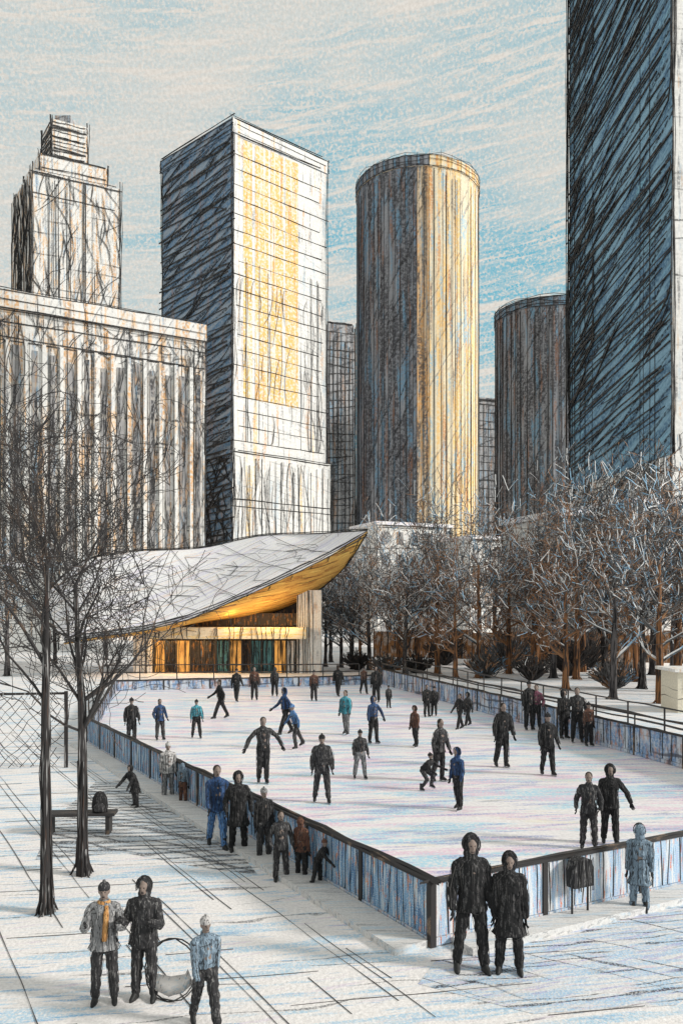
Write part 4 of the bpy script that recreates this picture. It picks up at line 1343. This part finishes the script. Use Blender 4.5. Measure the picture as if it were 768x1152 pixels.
    for nm in 'LR':
        capsule(bm, j['hip' + nm], j['knee' + nm], .082, .055); capsule(bm, j['knee' + nm], j['ank' + nm], .055, .036)
        capsule(bm, j['sh' + nm], j['el' + nm], .052, .040); capsule(bm, j['el' + nm], j['wr' + nm], .039, .026)
        capsule(bm, j['neck'] + Vector((0, 0, -.06)), j['sh' + nm], .05, .05)
    hc = j['head']
    def hv(x_, y_, z_): return hc + hn @ Vector((x_, y_, z_))
    ell(bm, hv(0, .008, .02), (.076, .095, .105), 14, 10, hn); ell(bm, hv(0, -.022, -.055), (.052, .060, .060), 12, 8, hn)
    ell(bm, hv(0, -.094, -.008), (.014, .022, .026), 8, 6, hn); ell(bm, hv(0, -.080, .03), (.05, .018, .014), 8, 6, hn)
    for s in (1, -1): ell(bm, hv(s * .077, .012, 0), (.012, .022, .032), 8, 6, hn)
    eyes = [hv(s * .030, -.088, .012) for s in (1, -1)]; mouth = [hv(xx, -.080, -.062) for xx in (-.018, 0, .018)]
    def ff(me):
        for p in me.polygons:
            c = p.center
            if any((c - e).length < .0135 for e in eyes) or any((c - e).length < .012 for e in mouth):
                p.material_index = 1
    fused('body', bm, ['skin', 'face_dark'], t, min(vox, .016), None, ff if hard else None, 2)
    # trousers
    bm = NB(); ln = []
    loft(bm, [(hipc + Vector((0, 0, -.08)), .13, .11, I), (hipc, .165, .125, I), (hipc + Vector((0, 0, .12)), .15, .11, I)])
    for nm in 'LR':
        wk = 1.0 + .1 * rng.random()
        capsule(bm, j['hip' + nm], j['knee' + nm], .100 * wk, .076 * wk)
        a_end = j['knee' + nm].lerp(j['ank' + nm], .93)
        capsule(bm, j['knee' + nm], a_end, .076 * wk, .062 * wk)
        for q in range(6):
            a = q * PI / 3 + rng.uniform(-.4, .4)
            o1 = Vector((math.cos(a), math.sin(a), 0))
            ln.append([j['hip' + nm] + o1 * .10, j['hip' + nm].lerp(j['knee' + nm], .5) + o1 * (.092 + rng.uniform(-.01, .02)), j['knee' + nm] + o1 * (.08 + rng.uniform(-.01, .015)), j['knee' + nm].lerp(j['ank' + nm], .5) + o1 * (.072 + rng.uniform(-.01, .018)), a_end + o1 * .066])
    fused('trousers', bm, ['cloth_' + legs, 'graphite'], t, vox, (ln, lr * .8))
    # coat
    bm = NB(); ln = []
    k = bulk * .94
    hem = {0: .05, 1: -.14, 2: -.36}[long]
    RU = U
    cen = lambda z_: (up((0, 0, hip0.z + z_)) if z_ > 0 else hip0 + Vector((0, 0, z_))) + Vector((0, 0, dz))
    flare = {0: .17, 1: .21, 2: .25}[long]
    prof = [(hem, flare, flare * .78), (hem * .5 + .02, .185, .145), (.15, .168, .130), (.30, .188, .138), (.42, .192, .132), (.48, .150, .112), (.55, .080, .078)]
    rings = [(cen(z_), rx * k, ry * k, (RU if z_ > 0 else I)) for z_, rx, ry in prof]
    loft(bm, rings, 18)
    for q in range(14):
        a = q * 2 * PI / 14 + rng.uniform(-.4, .4)
        L_ = []
        for c_, rx, ry, M in rings[:-1]:
            w_ = 1.03 + rng.uniform(-.04, .12)
            L_.append(c_ + M @ Vector((rx * w_ * math.cos(a), ry * w_ * math.sin(a), 0)))
        s0 = rng.choice((0, 0, 1)); e0 = rng.choice((4, 5, 6, 6))
        ln.append(L_[s0:e0])
    for q in range(3):
        c_, rx, ry, M = rings[q * 2]
        a0 = rng.uniform(0, 6)
        ln.append([c_ + M @ Vector((rx * 1.04 * math.cos(a0 + b * .5), ry * 1.04 * math.sin(a0 + b * .5), rng.uniform(-.03, .03))) for b in range(9)])
    for nm in 'LR':
        capsule(bm, j['sh' + nm], j['el' + nm], .070 * k, .062 * k); capsule(bm, j['el' + nm], j['wr' + nm] - j['fa' + nm] * .012, .062 * k, .050 * k)
        capsule(bm, j['neck'] + U @ Vector((0, 0, -.03)), j['sh' + nm] + U @ Vector((0, 0, .005)), .072, .066 * k)
        for q in range(5):
            a = q * 2 * PI / 5 + rng.uniform(-.5, .5)
            o1 = Vector((math.cos(a), math.sin(a), 0))
            ln.append([j['sh' + nm] + o1 * .074 * k, j['sh' + nm].lerp(j['el' + nm], .5) + o1 * (.075 + rng.uniform(-.01, .02)) * k, j['el' + nm] + o1 * .068 * k, j['wr' + nm] + o1 * (.055 + rng.uniform(-.01, .01)) * k])
    if head == 'hood':
        ell(bm, hv(0, .040, .020), (.112, .112, .140), 16, 12, hn)
        ell(bm, hv(0, .03, -.09), (.10, .10, .08), 12, 8, hn)
        for q in range(5):
            ln.append([hv(.118 * math.cos(b * .42 - .6), -.035 + .02 * q + rng.uniform(-.01, .01), .02 + .146 * math.sin(b * .42 - .6)) for b in range(11)])
    else:
        ell(bm, hv(0, .015, -.125), (.085, .085, .035), 12, 8, hn)
    fused('coat', bm, ['cloth_' + coat, 'graphite'], t, vox, (ln, lr))
    if head == 'hat':
        bm = NB()
        loft(bm, [(hv(0, .010, .030), .086, .105, hn), (hv(0, .010, .055), .090, .108, hn), (hv(0, .012, .09), .084, .10, hn), (hv(0, .014, .125), .058, .07, hn), (hv(0, .014, .142), .02, .024, hn)])
        ell(bm, hv(0, .014, .152), (.026, .026, .024), 8, 6)
        build('hat', bm, 'cloth_' + hat, t, True)
    elif head == 'hair':
        bm = NB()
        ell(bm, hv(0, .030, .040), (.088, .092, .098), 14, 10, hn); ell(bm, hv(0, .065, -.05), (.075, .05, .10), 12, 8, hn)
        fused('hair', bm, ['hair_dark'], t, .014)
    if scarf:
        bm = NB()
        M2 = U
        loft(bm, [(j['neck'] + Vector((0, -.005, -.045)), .10, .095, M2), (j['neck'] + Vector((0, -.005, .0)), .105, .10, M2), (j['neck'] + Vector((0, -.005, .04)), .085, .085, M2)])
        tube(bm, [j['neck'] + Vector((.045, -.10, -.02)), j['chest'] + Vector((.05, -.165 * k, .0)), j['waist'] + Vector((.035, -.16 * k, 0)), hipc + Vector((.03, -.17 * k, .03))], [.030, .042, .042, .036], 6)
        build('scarf', bm, 'cloth_' + scarf, t, True)
    for s, nm in ((1, 'L'), (-1, 'R')):
        h = link('glove', hand_mesh('cloth_black'), t)
        q = (-j['fa' + nm]).to_track_quat('Z', 'Y')
        h.matrix_basis = Matrix.Translation(j['wr' + nm] + j['fa' + nm] * .005) @ q.to_matrix().to_4x4() @ Matrix.Rotation(PI / 2 * s, 4, 'Z')
        me, bl = boot_mesh(skate, 'boot_black')
        b = link('skate' if skate else 'boot', me, t)
        a = j['ank' + nm]
        f, ab, kn = P['leg' + nm]
        tilt = 0 if a.z - (.125 if skate else .075) < .02 else (kn - f) * .7
        b.matrix_basis = Matrix.Translation((a.x, a.y, a.z - (.125 if skate else .075))) @ Matrix.Rotation(s * .15, 4, 'Z') @ Matrix.Rotation(tilt, 4, 'X')
        if bl is not None:
            bo = link('blade', bl, b)
    return t

SK = 'skaters on the ice'
WK = 'people walking on the plaza'
BR = 'people along the left barrier'
FB = 'people standing at the far rail'
RB = 'people at the right barrier'
# nearest
person('person in black coat and dark trousers, taller of the pair nearest the viewer', 530, 1092, 153, 'black', 'black', 'apart', .1, False, 'hood', long=1, bulk=1.08, group=WK, P=dict(armL=(.2, .05, .25), armR=(.26, .05, .35), legL=(.06, .10, 0), legR=(-.05, .13, 0)))
person('person in long black coat, shorter of the pair nearest the viewer', 573, 1094, 135, 'black', 'black', 'stand', -.15, False, 'hood', long=2, bulk=1.12, group=WK, P=dict(legL=(.02, .07, 0), legR=(0, .09, 0)))
person('person in pale coat with a rust scarf and grey hat at lower left', 117, 1128, 136, 'grey', 'charcoal', 'fold', .15, False, 'hat', 'charcoal', long=1, scarf='orange', bulk=1.12, group=WK)
person('hooded person in charcoal coat with folded arms, left of the hoop', 162, 1124, 137, 'charcoal', 'charcoal', 'fold', -.1, False, 'hood', long=1, bulk=1.15, group=WK)
person('person in slate grey coat cut by the bottom edge, right of the hoop', 231, 1156, 126, 'slate', 'charcoal', 'walk', .5, False, 'hat', 'pale', long=0, bulk=1.0, group=WK)
# along the left barrier, plaza side
person('person in navy coat and pale blue trousers walking along the left barrier', 244, 953, 93, 'navy', 'blue', 'walk', .35, False, 'hair', long=1, group=BR)
person('hooded person in long black coat beside the navy coat by the left barrier', 268, 958, 90, 'black', 'black', 'pocket', .2, False, 'hood', long=2, bulk=1.1, group=BR)
person('person in black jacket third in the line along the left barrier', 297, 968, 82, 'black', 'charcoal', 'stand', .5, False, 'hat', 'grey', group=BR)
person('person in charcoal coat with bare dark hair, closest to the viewer of the barrier line', 316, 991, 79, 'charcoal', 'charcoal', 'pocket', .3, False, 'hair', long=1, group=BR)
person('person in brown coat leaning at the left barrier', 339, 990, 71, 'brown', 'black', 'stand', 2.6, False, 'hood', long=1, group=BR)
person('small child in black by the left barrier rail, last in the line', 357, 999, 57, 'black', 'black', 'bend', 1.2, False, 'hat', 'brown', group=BR)
person('person in light grey outdoor coat halfway along the left barrier', 189, 899, 64, 'pale', 'grey', 'stand', .3, False, 'hat', 'pale', long=1, group=BR)
person('short person in slate coat looking over the left barrier', 206, 906, 48, 'slate', 'brown', 'stand', 2.8, False, 'hood', group=BR)
person('dark bent figure in long charcoal coat on the shaded walk by the left trees', 152, 908, 49, 'black', 'charcoal', 'bend', -.6, False, 'hood', long=2, bulk=1.15, group=BR)
# skaters
person('skater in black with arms slightly out, first from left on the ice', 148, 838, 53, 'black', 'black', 'apart', .4, True, 'hat', group=SK, P=dict(legL=(.1, .03, .05), legR=(-.1, .03, .1)))
person('skater in dark navy coat, second from left on the ice', 180, 833, 47, 'navy', 'charcoal', 'pocket', .6, True, 'hair', long=1, group=SK)
person('skater in teal jacket and black trousers, leftmost teal one', 221, 831, 44, 'teal', 'black', 'apart', .3, True, 'hat', group=SK)
person('skater in black striding with legs wide apart near the back left', 248, 809, 45, 'black', 'black', 'stride', -1.2, True, 'hair', group=SK)
person('skater in black and navy in the middle back, left of the bright blue one', 321, 827, 53, 'navy', 'black', 'stride', -1.0, True, 'hood', group=SK)
person('skater in bright blue jacket leaning forward in stride', 333, 843, 51, 'blue', 'charcoal', 'skate', -1.1, True, 'hat', 'blue', group=SK)
person('skater in charcoal with both arms held out, left of centre', 296, 882, 76, 'charcoal', 'black', 'armsout', .25, True, 'hair', group=SK)
person('bulky skater in charcoal jacket with legs apart, biggest in the middle of the ice', 362, 904, 78, 'charcoal', 'charcoal', 'apart', .1, True, 'hat', bulk=1.18, group=SK)
person('small skater in charcoal jacket and pale trousers right of the bulky one', 405, 877, 56, 'charcoal', 'grey', 'apart', .3, True, 'hat', group=SK)
person('skater in bright teal jacket and grey trousers in front of the far rail', 389, 827, 51, 'teal', 'grey', 'glide', -.6, True, 'hair', long=1, group=SK)
person('skater in navy jacket with one arm out, right of the bright teal one', 420, 837, 54, 'navy', 'black', 'reach', .6, True, 'hood', group=SK)
person('small skater in brown coat alone near the ice centre', 467, 841, 47, 'brown', 'black', 'glide', -.9, True, 'hood', long=1, group=SK)
person('tall skater in charcoal coat next to a crouching child', 494, 880, 72, 'charcoal', 'black', 'glide', .7, True, 'hair', long=1, group=SK)
person('crouching child in black beside the tall charcoal skater', 476, 889, 50, 'black', 'charcoal', 'crouch', .9, True, 'hat', group=SK)
person('slim skater in navy and blue in front of the crouching child', 515, 912, 71, 'navy', 'black', 'glide', -.9, True, 'hood', group=SK)
person('tall slim skater in black, right of centre toward the right barrier', 565, 864, 74, 'black', 'black', 'glide', .3, True, 'hair', bulk=1.05, group=SK)
person('skater in black coat with bent arms, close to the right barrier group', 616, 873, 71, 'black', 'black', 'apart', .2, True, 'hat', long=1, group=SK, P=dict(legL=(.12, .05, .05), legR=(-.12, .05, .1)))
person('skater in charcoal coat on the left of the hand in hand pair', 662, 956, 88, 'charcoal', 'charcoal', 'pocket', -.3, True, 'hair', long=1, group=SK)
person('skater in black coat with right arm held out, taller of the hand in hand pair', 686, 951, 91, 'black', 'black', 'reach', -.1, True, 'hood', long=1, bulk=1.05, group=SK)
person('small skater in charcoal near the back right barrier', 437, 797, 26, 'charcoal', 'black', 'stand', .4, True, 'hat', group=SK)
person('skater in black, left one of the pair by the back right barrier', 480, 807, 37, 'black', 'black', 'stand', .4, True, 'hair', group=SK)
person('skater in charcoal, right one of the pair by the back right barrier', 488, 806, 34, 'charcoal', 'black', 'stand', -.4, True, 'hat', group=SK)
person('skater in black leading two near the middle of the right barrier', 517, 821, 41, 'black', 'black', 'walk', -1.0, True, 'hair', group=SK)
person('skater in charcoal following close behind near the middle of the right barrier', 526, 817, 38, 'charcoal', 'black', 'walk', -1.0, True, 'hood', group=SK)
# at the far rail
for i, (x, yf, h, c, lab) in enumerate(((266, 790, 38, 'black', 'person in black at the far rail, first from left'), (286, 788, 38, 'brown', 'person in brown at the far rail, second from left'), (309, 784, 33, 'charcoal', 'person in charcoal at the far rail, third from left'),
        (353, 789, 35, 'brown', 'person in brown at the far rail right of the pavilion doors'), (380, 784, 36, 'black', 'tall person in black at the far rail below the roof tip'), (423, 791, 42, 'black', 'person in black at the far right end of the far rail'), (409, 781, 31, 'brown', 'short person in brown behind the far right end of the far rail'))):
    person(lab, x, yf, h, c, 'black', 'stand' if i % 2 else 'walk', [2.9, .2, 3.3, .3, 2.8, -.3, .4][i], True, ['hat', 'hair', 'hood'][i % 3], group=FB)
# at the right barrier
for i, (x, yf, h, c, hd, lab) in enumerate(((595, 822, 56, 'black', 'hat', 'person in black, left one of the first pair at the right barrier'), (603, 822, 52, 'plum', 'hair', 'person in plum coat, right one of the first pair at the right barrier'),
        (634, 832, 56, 'black', 'hood', 'person in black, left one of three at the right barrier'), (649, 836, 63, 'charcoal', 'hair', 'tall person in charcoal, middle one of three at the right barrier'), (662, 840, 50, 'brown', 'hat', 'person in dark brown, right one of three at the right barrier'))):
    person(lab, x, yf, h, c, 'black', 'pocket' if i % 2 else 'stand', [.2, -.4, .5, -.2, .3][i], True, hd, group=RB)
person('person in slate blue coat standing before the pale barrier at the right edge', 719, 1027, 100, 'slate', 'slate', 'stand', 2.9, False, 'hood', long=2, group=WK)

# heads of people beyond the far rail are left to the crowd above; round bag and other things on the plaza
bgp = gd(193, 1124)
t = thing('hoop', 'large thin dark hoop with a pale cloth sling leaning beside the hooded person', 'hoop', bgp, -.25)
for q in range(2):
    bm = NB()
    tube(bm, [Vector(((.35 - .03 * q) * math.cos(b * .2618), .10 * math.sin(b * .2618) + random.uniform(-.012, .012), .35 + (.345 - .02 * q) * math.sin(b * .2618) + random.uniform(-.012, .012))) for b in range(25)], .009, 5, 0, False)
    build('ring', bm, 'graphite', t, True)
bm = NB()
sv = [[bm.verts.new((x, .10 * (z - .35) / .35 + .05 * math.sin(x * 9), z)) for x, z in ((-.30 + .06 * r_, .22 + .05 * r_), (-.15, .10 + .09 * r_ + .03), (0, .06 + .11 * r_), (.16, .10 + .10 * r_), (.29 - .05 * r_, .22 + .07 * r_))] for r_ in range(3)]
for r_ in range(2):
    for k in range(4): bm.faces.new((sv[r_][k], sv[r_][k + 1], sv[r_ + 1][k + 1], sv[r_ + 1][k]))
bmesh.ops.solidify(bm, geom=bm.faces[:], thickness=.012)
build('sling', bm, pencil('cloth_bag', (.72, .70, .68), [dict(len=.1, wid=.03, rot=30, cover=.34, col=(.4, .55, .65), grain=.02, a=.7), dict(len=.1, wid=.02, dep=.1, rot=60, cover=.24, col=(.1, .1, .1), a=.7)], coord='Object'), t, True)

_n = Vector((B.y - A.y, -(B.x - A.x), 0)).normalized()
_f = (gd(646, 1032) - A).dot((B - A).normalized())
t = thing('gate_arch', 'dark arched gate post standing against the pale near barrier', 'gate', A + (B - A).normalized() * _f + _n * .22 + Vector((0, 0, .113)), math.atan2(B.y - A.y, B.x - A.x))
bm = NB()
P_ = [(-.19, .40), (.19, .40), (.20, .66), (.15, .80), (0, .85), (-.15, .80), (-.20, .66)]
lo = [bm.verts.new((x, -.09, z)) for x, z in P_]; hi = [bm.verts.new((x, .09, z)) for x, z in P_]
bm.faces.new(lo); bm.faces.new(list(reversed(hi)))
for k in range(7): bm.faces.new((lo[k], hi[k], hi[(k + 1) % 7], lo[(k + 1) % 7]))
bmesh.ops.recalc_face_normals(bm, faces=bm.faces[:])
for k in range(12):
    xx = random.uniform(-.19, .19)
    hand_line(bm, (xx, -.094, .36), (xx + random.uniform(-.03, .03), -.094, .80), .006, .01, .04, 1, 4)
build('arch_panel', bm, ['cloth_charcoal', 'graphite'], t)
for xx in (-.16, .16):
    bm = NB(); tube(bm, [(xx, 0, 0), (xx, 0, .398)], .018, 6); build('leg', bm, 'rail_dark', t)

t = thing('rucksack', 'black rucksack standing on the bench by the tree trunks', 'bag', bp + Vector((.42, 0, .46)), .2)
bm = NB(); I3 = Matrix.Identity(3)
loft(bm, [((0, 0, 0), .15, .10, I3), ((0, 0, .12), .17, .12, I3), ((0, .01, .30), .15, .11, I3), ((0, .02, .40), .09, .07, I3), ((0, .02, .43), .03, .03, I3)])
build('pack', bm, 'cloth_black', t, True)
bm = NB(); loft(bm, [((0, -.12, .03), .10, .05, I3), ((0, -.12, .15), .11, .05, I3), ((0, -.11, .2), .07, .03, I3)]); build('pocket', bm, 'cloth_charcoal', t, True)

# ------------------------------------------------------------------ bake the fused figures
C.view_layer.update()
dg = C.evaluated_depsgraph_get()
baked = [(o, bpy.data.meshes.new_from_object(o.evaluated_get(dg)), lines, ff) for o, lines, ff in PENDING]
for o, me, lines, ff in baked:
    o.modifiers.clear()
    old = o.data
    if len(me.materials) == 0:
        for m in old.materials: me.materials.append(m)
    for p in me.polygons: p.use_smooth = True
    if ff: ff(me)
    if o.name.split('.')[0] in ('coat', 'trousers'):       # folds in the cloth
        nv = len(me.vertices)
        co = np.empty(nv * 3); me.vertices.foreach_get('co', co); co = co.reshape(-1, 3)
        no = np.empty(nv * 3); me.vertex_normals.foreach_get('vector', no); no = no.reshape(-1, 3)
        ph = nv % 37
        x_, y_, z_ = co[:, 0], co[:, 1], co[:, 2]
        n1 = np.sin(x_ * 31 + 2.2 * np.sin(z_ * 13 + ph) + ph) * np.sin(y_ * 27 + 1.7 * np.sin(z_ * 17 + x_ * 9)) + .6 * np.sin(z_ * 38 + x_ * 14 - y_ * 11 + ph * 2)
        n2 = np.sin(x_ * 83 + z_ * 41) * np.sin(y_ * 77 - z_ * 53 + ph)
        co = co + no * (.008 * n1 + .004 * n2)[:, None]
        me.vertices.foreach_set('co', co.ravel())
    if lines:
        b = bmesh.new(); b.from_mesh(me)
        ls, r = lines
        for L in ls:
            if len(L) > 1: tube(b, L, [r * random.uniform(.5, 1.3) for _ in L], 3, 1, False)
        b.to_mesh(me); b.free()
    me.name = o.name
    o.data = me
    bpy.data.meshes.remove(old)
